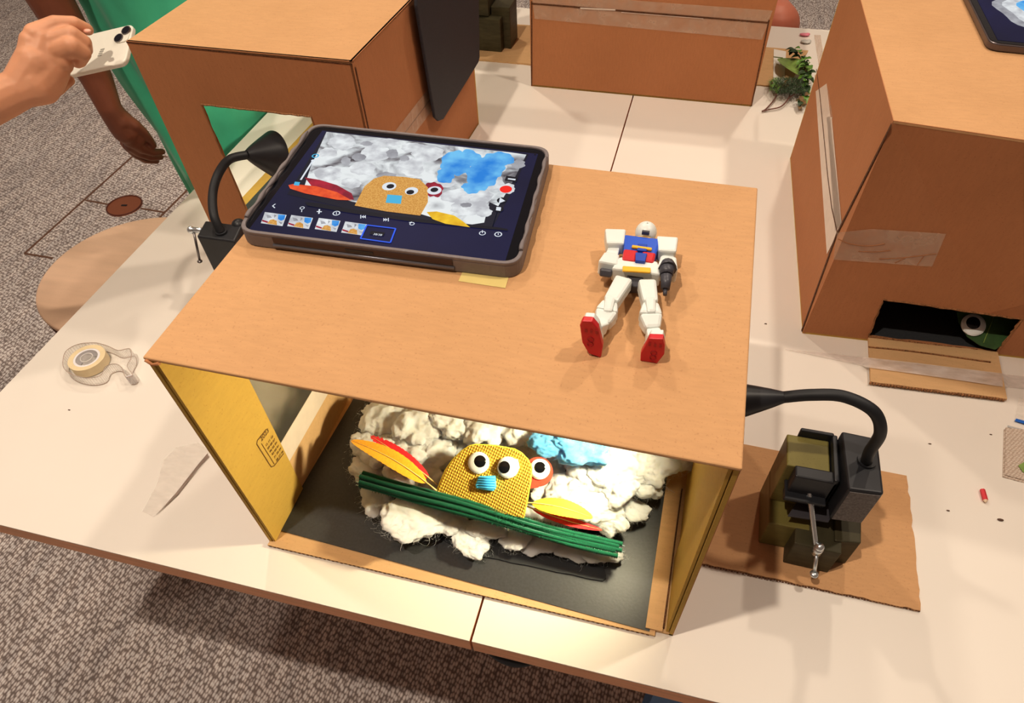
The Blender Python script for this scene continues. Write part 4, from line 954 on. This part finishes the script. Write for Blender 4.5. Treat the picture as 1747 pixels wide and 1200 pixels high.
# torso
m = MB(); seg(m, rz_(1095, 416, zb), rz_(1089, 447, zb), .036, .030, .018, .018); m.build('chest', 'r_blue', rob, bevel=.002)
m = MB(); seg(m, rz_(1076, 432, zb + .006), rz_(1072, 451, zb + .005), .014, .013, .010, .010); seg(m, rz_(1107, 436, zb + .006), rz_(1103, 453, zb + .005), .013, .012, .010, .010); m.build('belly_panel', 'r_red', rob, bevel=.002)
m = MB(); seg(m, rz_(1078, 421, zb + .0105), rz_(1112, 426, zb + .0105), .0035, .0035, .0022, .0022); m.build('chest_stripe', 'r_yellow', rob, bevel=.0006)
m = MB(); seg(m, rz_(1096, 418, zb + .0100), rz_(1095, 430, zb + .0100), .009, .009, .003, .003); seg(m, rz_(1094, 434, zb + .0105), rz_(1092, 448, zb + .0100), .011, .009, .004, .004); m.build('chest_hatch', plain('deep blue', S(28, 60, 150), .35), rob, bevel=.0006)
# head: plain rounded helmet with a dark visor
m = MB(); hc_ = rz_(1102, 397, .018); m.sphere(hc_, .0108, 20, 14, (1, 1.1, 1)); seg(m, rz_(1099, 404, .013), rz_(1097, 414, .013), .010, .012, .008, .008); hd_ = remesh(m, .0008, 3).build('head', 'r_white', rob)
m = MB(); seg(m, rz_(1095, 396.5, .0275), rz_(1108, 398, .0275), .003, .003, .004, .004); m.build('visor', 'r_grey', hd_, bevel=.0006)
m = MB(); m.tube([rz_(1110, 392, .022), rz_(1104, 379, .030)], [.0010, .0008], 8); m.build('antenna', 'r_white', hd_)
m = MB(); seg(m, rz_(1086, 410, zb + .004), rz_(1110, 413, zb + .004), .005, .005, .008, .008); m.build('collar', 'r_yellow', rob, bevel=.001)
# shoulders and arms
for sh, el, fo_, hand, nm in (((1049, 413), (1043, 441), (1036, 460), (1035, 468), 'left'), ((1137, 426), (1139, 446), (1137, 470), (1136, 482), 'right')):
    m = MB(); a = rz_(sh[0] - 13 if nm == 'left' else sh[0] - 12, sh[1] - 1, .017); b = rz_(sh[0] + 13, sh[1] + 3, .017)
    seg(m, rz_(sh[0], sh[1] - 12, .018), rz_(sh[0], sh[1] + 12, .018), .021, .017, .016, .014); m.build('shoulder', 'r_white', rob, bevel=.002)
    m = MB(); seg(m, rz_(sh[0], sh[1] + 10, .014), rz_(*el, .014), .011, .012, .011, .011); m.build('upper_arm', 'r_white', rob, bevel=.0015)
    m = MB(); seg(m, rz_(el[0], el[1] + 1, .016), rz_(*fo_, .018), .015, .019, .014, .016); m.build('forearm', 'r_white', rob, bevel=.002)
m = MB(); seg(m, rz_(1035, 459, .020), rz_(1033, 472, .014), .012, .011, .011, .010); m.build('fist', 'r_grey', rob, bevel=.0015)
m = MB(); m.tube([rz_(1139, 449, .026), rz_(1139, 459, .026)], [.006, .0085], 12); m.tube([rz_(1138, 458, .026), rz_(1137, 470, .024)], [.0075, .006], 12); m.tube([rz_(1137, 470, .024), rz_(1135, 494, .018)], [.0055, .004], 12); m.tube([rz_(1135, 494, .018), rz_(1134.5, 504, .016)], [.0022, .0018], 8); m.build('hand_tool', 'r_grey', rob)
# waist
m = MB(); seg(m, rz_(1088, 452, .017), rz_(1084, 474, .017), .036, .046, .015, .016); m.build('waist', 'r_white', rob, bevel=.002)
m = MB(); seg(m, rz_(1062, 459, .0262), rz_(1110, 462, .0262), .007, .007, .002, .002); m.build('belt', 'r_yellow', rob, bevel=.0008)
m = MB(); seg(m, rz_(1083, 478, .012), rz_(1082, 495, .010), .016, .010, .014, .010); m.build('groin_block', 'r_grey', rob, bevel=.001)
# legs and feet
for hip, kn, an, sole in ((((1064, 482)), (1041, 520), (1028, 556), ((989, 556), (993, 548), (1010, 549), (1020, 561), (1028, 592), (1025, 611), (1004, 604), (993, 585))), (((1103, 486)), (1109, 522), (1113, 566), ((1107, 578), (1131, 579), (1134, 592), (1133, 606), (1121, 621), (1092, 617), (1093, 603)))):
    m = MB(); seg(m, rz_(*hip, .016), rz_(*kn, .019), .017, .014, .015, .014); m.build('thigh', 'r_white', rob, bevel=.003)
    m = MB(); seg(m, rz_(kn[0], kn[1] - 8, .022), rz_(kn[0] + (-4 if hip[0] < 1080 else 2), kn[1] + 14, .022), .010, .008, .010, .006); m.build('knee_guard', 'r_white', rob, bevel=.0025)
    m = MB(); md_ = ((kn[0] + an[0]) / 2 - (0 if hip[0] < 1080 else 2), (kn[1] + an[1]) / 2)
    seg(m, rz_(*kn, .017), rz_(*md_, .015), .014, .021, .014, .017); seg(m, rz_(*md_, .015), rz_(*an, .014), .021, .013, .017, .012); m.build('shin', 'r_white', rob, bevel=.003)
    # foot: sole faces the front, toe points up
    yy = az(sole[-2][0], sole[-2][1], Z0).y
    lowp = max(sole, key=lambda q: q[1]); yy = az(lowp[0], lowp[1], Z0).y
    sp = [ay(x, y, yy) for x, y in sole]
    for p in sp: p.z = max(p.z, Z0)
    m = MB(); m.prism(sp, (0, .0065, 0)); ft = m.build('foot', 'r_red', rob, bevel=.001)
    cen = sum(sp, V()) / len(sp)
    m = MB(); m.prism([cen + (p - cen) * .88 + V((0, .0066, 0)) for p in sp], (0, .007, 0)); m.build('foot_guard', 'r_white', rob, bevel=.001)
    m = MB(); c2 = cen + V((0, .016, 0)); seg(m, rz_(*an, .014), cen + V((0, .012, -.002)), .012, .015, .011, .014); m.build('ankle', 'r_white', rob, bevel=.0015)
    m = MB()
    for k in (-1, 0, 1):
        q = cen + V((k * .0045, -.0003, .008)); m.box(q, (.002, .0006, .004))
    for k in (-.002, -.008): 
        m.tube([cen + V((.0026 * math.cos(a * PI / 8), -.0003, k + .0026 * math.sin(a * PI / 8))) for a in range(17)], .0004, 5)
    m.build('sole_marks', plain('deep red', S(160, 20, 26), .4), ft)

# ================================================================== TAPE DISPENSER
td = thing('tape_dispenser', 'clear plastic tape dispenser with a roll of tape, left of the lit box', 'tape dispenser', az(155, 620, 0))
oc = az(155, 622, 0); 
def dl(x, y, z): return az(x, y, z)
out = smooth_path([dl(*q, .019) for q in ((107, 618), (112, 600), (132, 588), (160, 585), (182, 590), (200, 598), (213, 596), (222, 596), (224, 610), (217, 625), (226, 640), (214, 643), (208, 628), (196, 621), (180, 626), (172, 640), (150, 645), (125, 640), (110, 630), (107, 618))], 5)
m = MB()
for a, b in zip(out, out[1:]):
    m.hexa([V((a.x, a.y, .0006)), V((b.x, b.y, .0006)), V((b.x, b.y, .0006)) + V((.0009, .0009, 0)), V((a.x, a.y, .0006)) + V((.0009, .0009, 0))], [a, b, b + V((.0009, .0009, 0)), a + V((.0009, .0009, 0))])
hs = m.build('housing', clear('thin clear plastic', (.95, .93, .9, 1), .22, .06), td)
m = MB(); m.tube(out, .0005, 6); m.tube([V((p.x, p.y, .0008)) for p in out], .0005, 6); m.build('housing_edge', plain('housing edge', S(170, 140, 118), .2), hs)
m = MB(); m.prism([V((p.x, p.y, .0004)) for p in out[:-1]], (0, 0, .0008)); m.build('back_plate', clear('clear plate', (.95, .93, .9, 1), .12, .06), td)
rc_ = dl(152, 616, .010); n = 48
def ringm(m, c, ro_, ri_, z0, z1):
    vs = [];
    for k in range(n):
        a = 2 * PI * k / n; e = V((math.cos(a), math.sin(a), 0))
        vs += [V((c.x, c.y, z0)) + e * ro_, V((c.x, c.y, z1)) + e * ro_, V((c.x, c.y, z1)) + e * ri_, V((c.x, c.y, z0)) + e * ri_]
    m.add(vs, [(4 * k + j, 4 * ((k + 1) % n) + j, 4 * ((k + 1) % n) + (j + 1) % 4, 4 * k + (j + 1) % 4) for k in range(n) for j in range(4)])
m = MB(); ringm(m, rc_, .0285, .0205, .002, .018); m.build('tape_roll', 'roll', td)
m = MB(); ringm(m, rc_, .0204, .0170, .0022, .0178); m.build('roll_core', 'core', td)
m = MB(); ringm(m, rc_, .010, .0085, .002, .0185); m.build('hub', clear('hub clear', (.95, .93, .9, 1), .4, .08), td)
c1, c2_ = dl(214, 644, .019), dl(226, 640, .019); m = MB(); m.hexa([V((c1.x, c1.y, .001)), V((c2_.x, c2_.y, .001)), V((c2_.x, c2_.y + .002, .001)), V((c1.x, c1.y + .002, .001))], [c1, c2_, c2_ + V((0, .002, 0)), c1 + V((0, .002, 0))]); m.build('cutter', 'core', td)
# plastic film strip by the box
m = MB(); F = [(243, 873), (262, 882), (300, 842), (330, 808), (352, 783), (357, 770), (338, 755), (300, 764), (279, 785), (268, 825)]
m.prism([az(x, y, .0008) for x, y in F], (0, 0, .0003)); fs_ = m.build('plastic_film', 'film'); tag(fs_, 'thin clear plastic film lying beside the left wall of the lit box', 'plastic film')
m = MB(); m.prism([az(266, 880, .0015), az(300, 842, .004), az(338, 793, .006), az(354, 774, .006), az(357, 780, .0015), az(340, 798, .0015), az(304, 844, .0015)], (0, 0, .0003)); m.build('folded_edge', clear('film fold', S(170, 145, 125), .75, .2), fs_, origin=ORG[fs_.name])

# ================================================================== SMALL THINGS
p0, p1 = az(1676, 836, .0035), az(1681, 854, .0035)
pn = thing('pencil_stub', 'tiny red pencil stub on the white table right of the clamp lamp', 'pencil', V((p0.x, p0.y, 0)))
MB().tube([p0, p1], .0032, 6, smooth=False).build('barrel', 'pencil', pn); MB().tube([p1, p1 + (p1 - p0) * .18], [.0031, .0012], 6, smooth=False).build('tip', 'wood_tip', pn)
# paper towel
x0 = az(1712, 734, 0); x1 = az(1710, 815, 0); x2 = az(1775, 832, 0); x3 = az(1780, 742, 0)
m = MB(); m.prism([x1, x2, x3, x0], (0, 0, .0015)); q = [p + V((.002, .003, .0017)) for p in (x1, x2, x3, x0)]; m.prism(q, (0, 0, .0015)); tw = m.build('paper_towel', 'towel', bevel=.0005); tag(tw, 'folded embossed paper towel at the right edge of the photo', 'paper towel')
m = MB(); P = [az(1737, 795, .004), az(1748, 788, .006), az(1765, 790, .005), az(1768, 802, .004), az(1752, 808, .004), az(1745, 806, .004)]; m.prism(P, (0, 0, .0005)); tag(m.build('leaf', 'leaf_l'), 'small green leaf on the paper towel', 'leaf')
zb_ = thing('zip_bag', 'clear zip bag with a blue zip at the right edge above the paper towel', 'bag', az(1745, 725, 0))
m = MB(); m.prism([az(1730, 719, .001), az(1790, 735, .001), az(1790, 690, .001), az(1738, 680, .001)], (0, 0, .0006)); m.build('bag_film', 'film', zb_)
m = MB(); m.prism([az(1731, 719, .002), az(1790, 737, .002), az(1790, 731, .002), az(1733, 715, .002)], (0, 0, .001)); m.build('zip_line', 'zip', zb_)
m = MB(); m.prism([az(1719, 729, .0008), az(1790, 750, .0008), az(1790, 745, .0008), az(1719, 726, .0008)], (0, 0, .0004)); m.build('clear_zip_line', clear('zip film', S(200, 190, 176), .7, .3), zb_)
# herbs
def leaf(m, base, tip, w, lift=.004):
    base, tip = V(base), V(tip); d = tip - base; t = d.normalized(); s_ = t.cross(V((0, 0, 1))).normalized(); n = 8; vs = []
    for i in range(n + 1):
        k = i / n; ww = w * math.sin(PI * k ** .85) ** .8 if 0 < k < 1 else 0; c = base + d * k + V((0, 0, lift * math.sin(PI * k)))
        vs += [c - s_ * ww / 2 + V((0, 0, ww * .12)), c, c + s_ * ww / 2 + V((0, 0, ww * .12))]
    m.add(vs, [(3 * i + j, 3 * i + j + 1, 3 * i + 4 + j, 3 * i + 3 + j) for i in range(n) for j in range(2)], True)
bl = thing('broad_leaf', 'single broad pale green leaf on the white paper strip beside the right box', 'leaf', az(1340, 112, .006))
m = MB(); leaf(m, az(1376, 134, .020), az(1327, 100, .014), .062, .006); m.build('leaf_blade', 'leaf_l', bl, fix=False)
MB().tube([az(1376, 134, .0225), az(1350, 116, .023), az(1335, 99, .016), az(1320, 97, .012)], [.0018, .0016, .0013, .001], 6).build('midrib', 'leaf_m', bl)
sp_ = thing('leafy_sprig', 'sprig of small round bright green leaves leaning against the right box', 'plant cutting', az(1375, 130, .005))
path = [az(1353, 88, .03), az(1365, 98, .03), az(1373, 115, .028), az(1378, 135, .022), az(1377, 152, .014), az(1370, 172, .008), az(1363, 185, .006)]
MB().tube(smooth_path(path, 6), .0018, 6).build('stem', 'twig', sp_)
random.seed(11); sm = smooth_path(path, 6); ml = [MB(), MB(), MB()]
for i in range(64):
    k = random.random(); c = sm[int(k * (len(sm) - 1))]; a = random.uniform(0, 2 * PI); L = random.uniform(.016, .030) * (1 if k < .8 else .8)
    mi = 0 if random.random() < .45 else 1
    if k > .8: mi = random.choice((1, 2))
    tip = c + V((math.cos(a) * L * .75 - .003, math.sin(a) * L, random.uniform(-.004, .014))); tip.z = max(.004, tip.z)
    leaf(ml[mi], c + V((0, 0, random.uniform(0, .008))), tip, L * .62, .003)
for mm_, mt, nm in zip(ml, ('leaf_m', 'leaf_d', 'leaf_b'), ('bright_leaves', 'dark_leaves', 'dry_leaves')): mm_.build(nm, mt, sp_, fix=False)
ev = thing('evergreen_sprig', 'dark needle-leaved sprig with two bare reddish twigs beside the back box', 'plant cutting', az(1340, 150, .005))
root = az(1300, 190, .004); m = MB()
br = [[root, az(1308, 185, .006), az(1322, 168, .008), az(1326, 155, .012), az(1340, 145, .015)], [root, az(1312, 187, .005), az(1332, 182, .007), az(1345, 168, .010), az(1350, 150, .016)], [az(1326, 155, .012), az(1316, 140, .012)], [az(1345, 168, .01), az(1372, 148, .016)], [az(1340, 145, .015), az(1365, 132, .015)]]
for b in br: m.tube(smooth_path(b, 6), .0016, 6)
m.build('twig', 'twig', ev)
m = MB()
for i in range(1500):
    x = random.uniform(1314, 1376); y0 = random.uniform(134, 160) - (6 if x < 1322 else 0); c = az(x, y0, random.uniform(.006, .026)); a = random.uniform(0, 2 * PI)
    if (x - 1345) ** 2 / 34 ** 2 + (y0 - 146) ** 2 / 17 ** 2 > 1: continue
    d = V((math.cos(a), math.sin(a), random.uniform(-.1, .7))).normalized() * random.uniform(.008, .015); w = V((-d.y, d.x, 0)).normalized() * .0008
    m.mi = 1 if x < 1328 and random.random() < .6 else 0
    m.add([c - w, c + w, c + d], [(0, 1, 2)])
m.build('needles', ['leaf_d', 'leaf_m'], ev, fix=False)
def petal(px, py, rx, ry, mat, label):
    m = MB(); c = az(px, py, .001); m.sphere(c + V((0, 0, .003)), 1, 14, 8, (rx, ry, .003)); m.sphere(c + V((rx * .6, ry * .3, .004)), 1, 12, 7, (rx * .5, ry * .6, .003)); tag(m.build('petal', mat), label, 'petal')
petal(1372, 61, .013, .007, 'petal', 'small pink petal near the far table edge'); petal(1374, 73, .013, .010, 'petal_w', 'small pale grey petal just below the pink petal')
for px, py, s_, lb in ((965, 288, .0035, 'dark crumb on the table between the tablet and the long table seam'), (1706, 888, .0026, 'brown seed-like crumb below the red pencil stub'), (1306, 553, .0014, 'tiny dark crumb between the lit box and the right box'), (1617, 872, .0014, 'tiny dark crumb left of the red pencil stub'), (1586, 758, .0014, 'tiny dark crumb above the cardboard sheet corner'), (1690, 742, .0012, 'tiny crumb left of the paper towel'), (118, 700, .0012, 'tiny crumb below the tape dispenser')):
    m = MB(); c = az(px, py, 0); m.sphere(c + V((0, 0, s_ * .5)), s_, 10, 6, (1.6, .7, .5)); m.sphere(c + V((s_ * .9, .0005, s_ * .4)), s_ * .6, 8, 6, (1, .8, .6)); tag(m.build('crumb', 'crumb'), lb, 'crumb')

# ================================================================== PHONE, HAND
def cp(x, y, d): return ad(x, y, d)
DP = 1.37
ph = thing('phone', 'cream-coloured phone with two camera lenses held up beside the box corner', 'phone', cp(165, 85, DP))
c0_ = cp(213, 107, DP)
ex = V((.12305, .01789, .02526)).normalized(); eyv = V((-.0167, .0722, .0302)).normalized(); nz_ = ex.cross(eyv)
if nz_.dot(CAM - c0_) < 0: nz_ = -nz_
Lw = .080; Ll = .160; rect = [c0_ - ex * Ll, c0_, c0_ + eyv * Lw, c0_ + eyv * Lw - ex * Ll]
def rounded3(poly, r): return rounded(poly, r, 8)
m = MB(); m.prism(rounded3(rect, .013), -nz_ * .008); pb = m.build('phone_body', 'phone', ph, bevel=.002, seg=3)
def pp_(a, b, h=0): return c0_ - ex * a + eyv * b + nz_ * h
m = MB(); m.prism(rounded3([pp_(.030, .044), pp_(.003, .044), pp_(.003, .076), pp_(.030, .076)], .009), nz_ * .0015); isl = m.build('camera_island', 'phone', ph, bevel=.0005)
for (a, b) in ((.010, .066), (.022, .053)):
    m = MB(); m.disc(pp_(a, b, .0015), nz_, .0085, .0015, 28); l_ = m.build('lens_ring', 'steel_d', ph); MB().disc(pp_(a, b, .003), nz_, .007, .0004, 28).build('lens_glass', 'lens', l_)
m = MB()
for k in range(4): m.prism([pp_(.060 - .001 * k, .026 + .004 * k, .0001), pp_(.052 - .001 * k, .026 + .004 * k, .0001), pp_(.052 - .001 * k, .0285 + .004 * k, .0001), pp_(.060 - .001 * k, .0285 + .004 * k, .0001)], nz_ * .0002)
m.build('printed_mark', 'mark', ph)
hp = thing('person', "person's pale bare forearm and hand gripping the cream phone", 'person', cp(30, 160, DP))
def pr(px): return px * DP / FPX
m = MB(); e = -.03
def hc3(P): return [cp(x, y, DP + d) for x, y, d, r in P], [pr(r) for x, y, d, r in P]
for P in ([(-560, 150, .16, 48), (-330, 260, .12, 44), (-190, 240, .06, 38), (-80, 200, .03, 32), (0, 168, .0, 25), (34, 152, -.01, 23), (62, 144, -.012, 25)],
          [(38, 148, -.01, 23), (64, 108, -.012, 25)], [(60, 142, -.012, 25), (84, 118, -.012, 23)], [(72, 150, -.01, 20), (84, 132, -.012, 20)],
          [(56, 108, -.012, 20), (54, 72, -.012, 14)], [(66, 105, -.012, 22), (76, 66, -.014, 15), (88, 54, -.012, 13)], [(80, 110, -.012, 22), (100, 86, -.018, 15)],
          [(62, 60, -.012, 14), (96, 43, -.012, 11.5), (126, 41, -.006, 9.5), (149, 50, .004, 7.5)],
          [(80, 74, -.014, 14), (122, 60, -.030, 11.5), (143, 72, -.026, 9.5), (147, 84, -.014, 8), (143, 92, -.006, 7)],
          [(90, 90, -.018, 14), (122, 79, -.040, 12), (141, 90, -.034, 10), (136, 104, -.014, 8), (132, 107, -.006, 7)],
          [(88, 108, -.014, 14), (106, 104, -.026, 11), (112, 112, -.016, 9), (108, 120, -.004, 7)],
          [(78, 152, .004, 16), (96, 148, .018, 11), (112, 140, .024, 8), (118, 137, .024, 7)]):
    m.chain(*hc3(P))
hb_ = remesh(m, .0021, 3).build('body', 'skin', hp, fix=False)
nl = cp(149, 53, DP - .012); m = MB(); m.sphere(nl, pr(5), 12, 8, (1.1, .8, .5)); m.build('fingernail', 'nail', hb_)

# ================================================================== STANDING PERSON IN GREEN
gp = thing('person', 'standing dark-skinned person in loose green clothes, one arm hanging beside the box', 'person', V((-.70, 1.05, FZ)))
def gx(x, y, X=-.72): return ax(x, y, X)
m = MB()
sh_ = V((-.74, .86, .66)); el_ = V((-.765, .800, .345))
wr = gx(187, 185, -.72)
k = [(sh_, .052), (el_, .041), (gx(163, 130, -.735), .031), (wr, .0235)]
m.chain([p for p, r in k], [r for p, r in k])
def ch(P, X=-.72): m.chain([gx(x, y, X + dx) for x, y, dx, r in P], [r for x, y, dx, r in P])
ch([(187, 185, 0, .0235), (203, 208, 0, .026), (214, 222, 0, .028)]); ch([(207, 215, .0, .026), (226, 232, 0, .026)]); ch([(205, 205, .005, .024), (222, 216, .01, .02)])
ch([(214, 204, .016, .014), (230, 213, .026, .0118), (245, 226, .026, .0098), (256, 239, .022, .0082), (262, 248, .018, .007)])   # thumb
ch([(228, 242, .004, .0145), (243, 254, .006, .0105), (260, 260, .010, .0088), (277, 259, .012, .0068)])
ch([(224, 248, -.010, .0145), (238, 261, -.012, .0105), (256, 268, -.008, .0088), (274, 268, -.004, .0068)])
ch([(220, 248, -.028, .014), (232, 263, -.034, .0102), (249, 273, -.034, .0084), (267, 275, -.030, .0066)])
ch([(215, 244, -.044, .0125), (225, 258, -.052, .009), (240, 269, -.054, .0074), (253, 274, -.052, .006)])
# the rest of the body (neck, head, other arm, legs)
B = V((-.70, 1.056, 0))
m.chain([B + V((0, 0, .70)), B + V((.01, 0, .80))], [.06, .052])
m.sphere(B + V((.02, 0, .90)), .098, 20, 16, (1.0, .82, 1.2)); m.sphere(B + V((.07, 0, .85)), .055, 16, 12, (1, .9, 1))
m.chain([B + V((.11, 0, .90)), B + V((.128, 0, .868))], [.012, .017])
for s_ in (-1, 1): m.sphere(B + V((.01, s_ * .083, .88)), .022, 12, 8, (.8, .5, 1.3))
m.chain([B + V((0, .19, .66)), B + V((.03, .22, .36)), B + V((.10, .21, .14))], [.05, .04, .026]); m.chain([B + V((.10, .21, .14)), B + V((.12, .205, .06)), B + V((.12, .20, -.02))], [.026, .028, .012])
for s_ in (-1, 1): m.chain([B + V((0, s_ * .09, -.1)), B + V((0, s_ * .09, -.38)), B + V((-.01, s_ * .09, FZ + .10)), B + V((-.01, s_ * .09, FZ + .06))], [.075, .055, .036, .036]); 
m.chain([B + V((0, 0, .62)), B + V((0, 0, 0))], [.09, .09])
body = remesh(m, .0031, 2).build('body', 'skin_d', gp, fix=False)
m = MB(); m.sphere(B + V((-.005, 0, .935)), .105, 20, 14, (1, .9, 1.05)); remesh(m, .006, 3, .012, 30).build('hair', 'hair', gp, fix=False)
for s_ in (-1, 1):
    m = MB(); m.sphere(B + V((.108, s_ * .034, .905)), .012, 12, 8); ey = m.build('eye', 'eye_w', gp); MB().sphere(B + V((.116, s_ * .034, .905)), .006, 12, 8).build('iris', 'eye_b', ey)
m = MB(); m.tube([B + V((.118, -.022, .832)), B + V((.124, 0, .830)), B + V((.118, .022, .832))], .004, 8); m.build('lips', plain('lips', S(130, 60, 50), .4), gp)
# gown: closed loose garment with folds, wider than the body
def gown():
    m = MB(); prof = [(.70, .09, .14), (.66, .11, .17), (.52, .155, .205), (.32, .165, .205), (.15, .158, .195), (.0, .138, .170), (-.2, .130, .155), (-.42, .130, .155)]
    n = 96; vs = []; R_ = 40
    for i in range(R_ + 1):
        z = .70 - .97 * i / R_
        for a, b in zip(prof, prof[1:]):
            if a[0] >= z >= b[0]: t = (a[0] - z) / (a[0] - b[0]); rx = a[1] + (b[1] - a[1]) * t; ry = a[2] + (b[2] - a[2]) * t
        for k in range(n):
            a = 2 * PI * k / n; f = 1 + (.018 + .02 * i / R_) * (math.sin(a * 9 + math.sin(z * 9) * 1.6) + .6 * math.sin(a * 17 + z * 12)) + .05 * noise.noise(V((math.cos(a) * 2, math.sin(a) * 2, z * 5)))
            vs.append(V((-.70 + rx * f * math.cos(a), 1.056 + ry * f * math.sin(a), z)))
    m.add(vs, [(i * n + k, i * n + (k + 1) % n, (i + 1) * n + (k + 1) % n, (i + 1) * n + k) for i in range(R_) for k in range(n)], True)
    m.add([V((-.70, 1.056, .705))] + vs[:n], [(0, 1 + k, 1 + (k + 1) % n) for k in range(n)], True)
    return m
gown().build('green_gown', 'gown', gp)
m = MB()
for s_, sx in ((-1, -.735), (1, -.70)):
    y = 1.056 + s_ * .15; m.tube([V((sx, y, .68)), V((sx, y + s_ * .05, .60)), V((sx + .005, y + s_ * .06, .50))], [.065, .072, .07], 24, caps=False)
m.build('sleeve', 'gown', gp)
for s_ in (-1, 1):
    m = MB(); m.sphere(B + V((.05, s_ * .09, FZ + .045)), 1, 18, 10, (.13, .048, .045)); m.build('shoe', 'black_rub', gp)

# ================================================================== SEATED PERSON BEHIND
kn = thing('person', "person's bare bent leg showing past the back box at the far table edge", 'person', V((.62, 2.0, FZ)))
m = MB(); c = ay(1322, 47, 1.835)
m.chain([c, c + V((-.06, .20, -.02)), c + V((-.09, .42, -.03))], [.068, .078, .09]); m.chain([c, c + V((0, .06, -.28)), V((c.x, c.y + .05, FZ + .08)), V((c.x, c.y - .04, FZ + .045)), V((c.x, c.y - .10, FZ + .035))], [.066, .055, .036, .04, .025])
remesh(m, .006, 4).build('body', plain('knee skin', S(196, 108, 78), .5, var=.04, scale=20, sss=.1), kn, fix=False)

# ================================================================== LIGHT
def lamp(t, loc, e, c, size=.1, aim=None, name='ceiling_or_fill_light'):
    l = bpy.data.lights.new(name, t); l.energy = e; l.color = c
    o = bpy.data.objects.new(name, l); col.objects.link(o); o.location = loc
    if t in ('POINT', 'SPOT'): l.shadow_soft_size = size
    if t == 'AREA': l.shape = 'DISK'; l.size = size
    if aim is not None: o.rotation_euler = (V(aim) - V(loc)).to_track_quat('-Z', 'Y').to_euler()
    return o
WARM = (1, .87, .72)
lamp('POINT', (-.22, -.42, 2.6), 150, WARM, .035)
lamp('POINT', (1.5, .75, 2.6), 92, WARM, .06)
lamp('POINT', (-1.5, .5, 2.6), 62, WARM, .08)  # added fill light, brightens the left table and the floor beside it
lamp('POINT', (-.9, 2.2, 2.6), 80, WARM, .06)
lamp('POINT', (.9, 2.5, 2.6), 92, WARM, .06)
# lamp inside the lit box
lp = lamp('SPOT', tuple(cm + ld * .004), 13, (1, .90, .62), .02, None, 'lamp_bulb'); lp.data.spot_size = 2.65; lp.data.spot_blend = 1
lp.rotation_euler = (V((.10, .09, .04)) - cm).to_track_quat('-Z', 'Y').to_euler()
l2 = lamp('SPOT', tuple(mo2 + dirr * .004), 7.0, (1, .93, .74), .02, None, 'lamp_bulb'); l2.data.spot_size = 2.6; l2.data.spot_blend = .6
l2.rotation_euler = (dirr + V((-.35, .6, -.35))).to_track_quat('-Z', 'Y').to_euler()
w = bpy.data.worlds.new('world'); sc.world = w; w.use_nodes = True
bg = w.node_tree.nodes['Background']; bg.inputs[0].default_value = (1, .66, .48, 1); bg.inputs[1].default_value = .19
sc.view_settings.view_transform = 'Standard'; sc.view_settings.look = 'None'; sc.view_settings.exposure = -.07; sc.view_settings.gamma = GAM
sc.cycles.max_bounces = 8; sc.cycles.transparent_max_bounces = 12
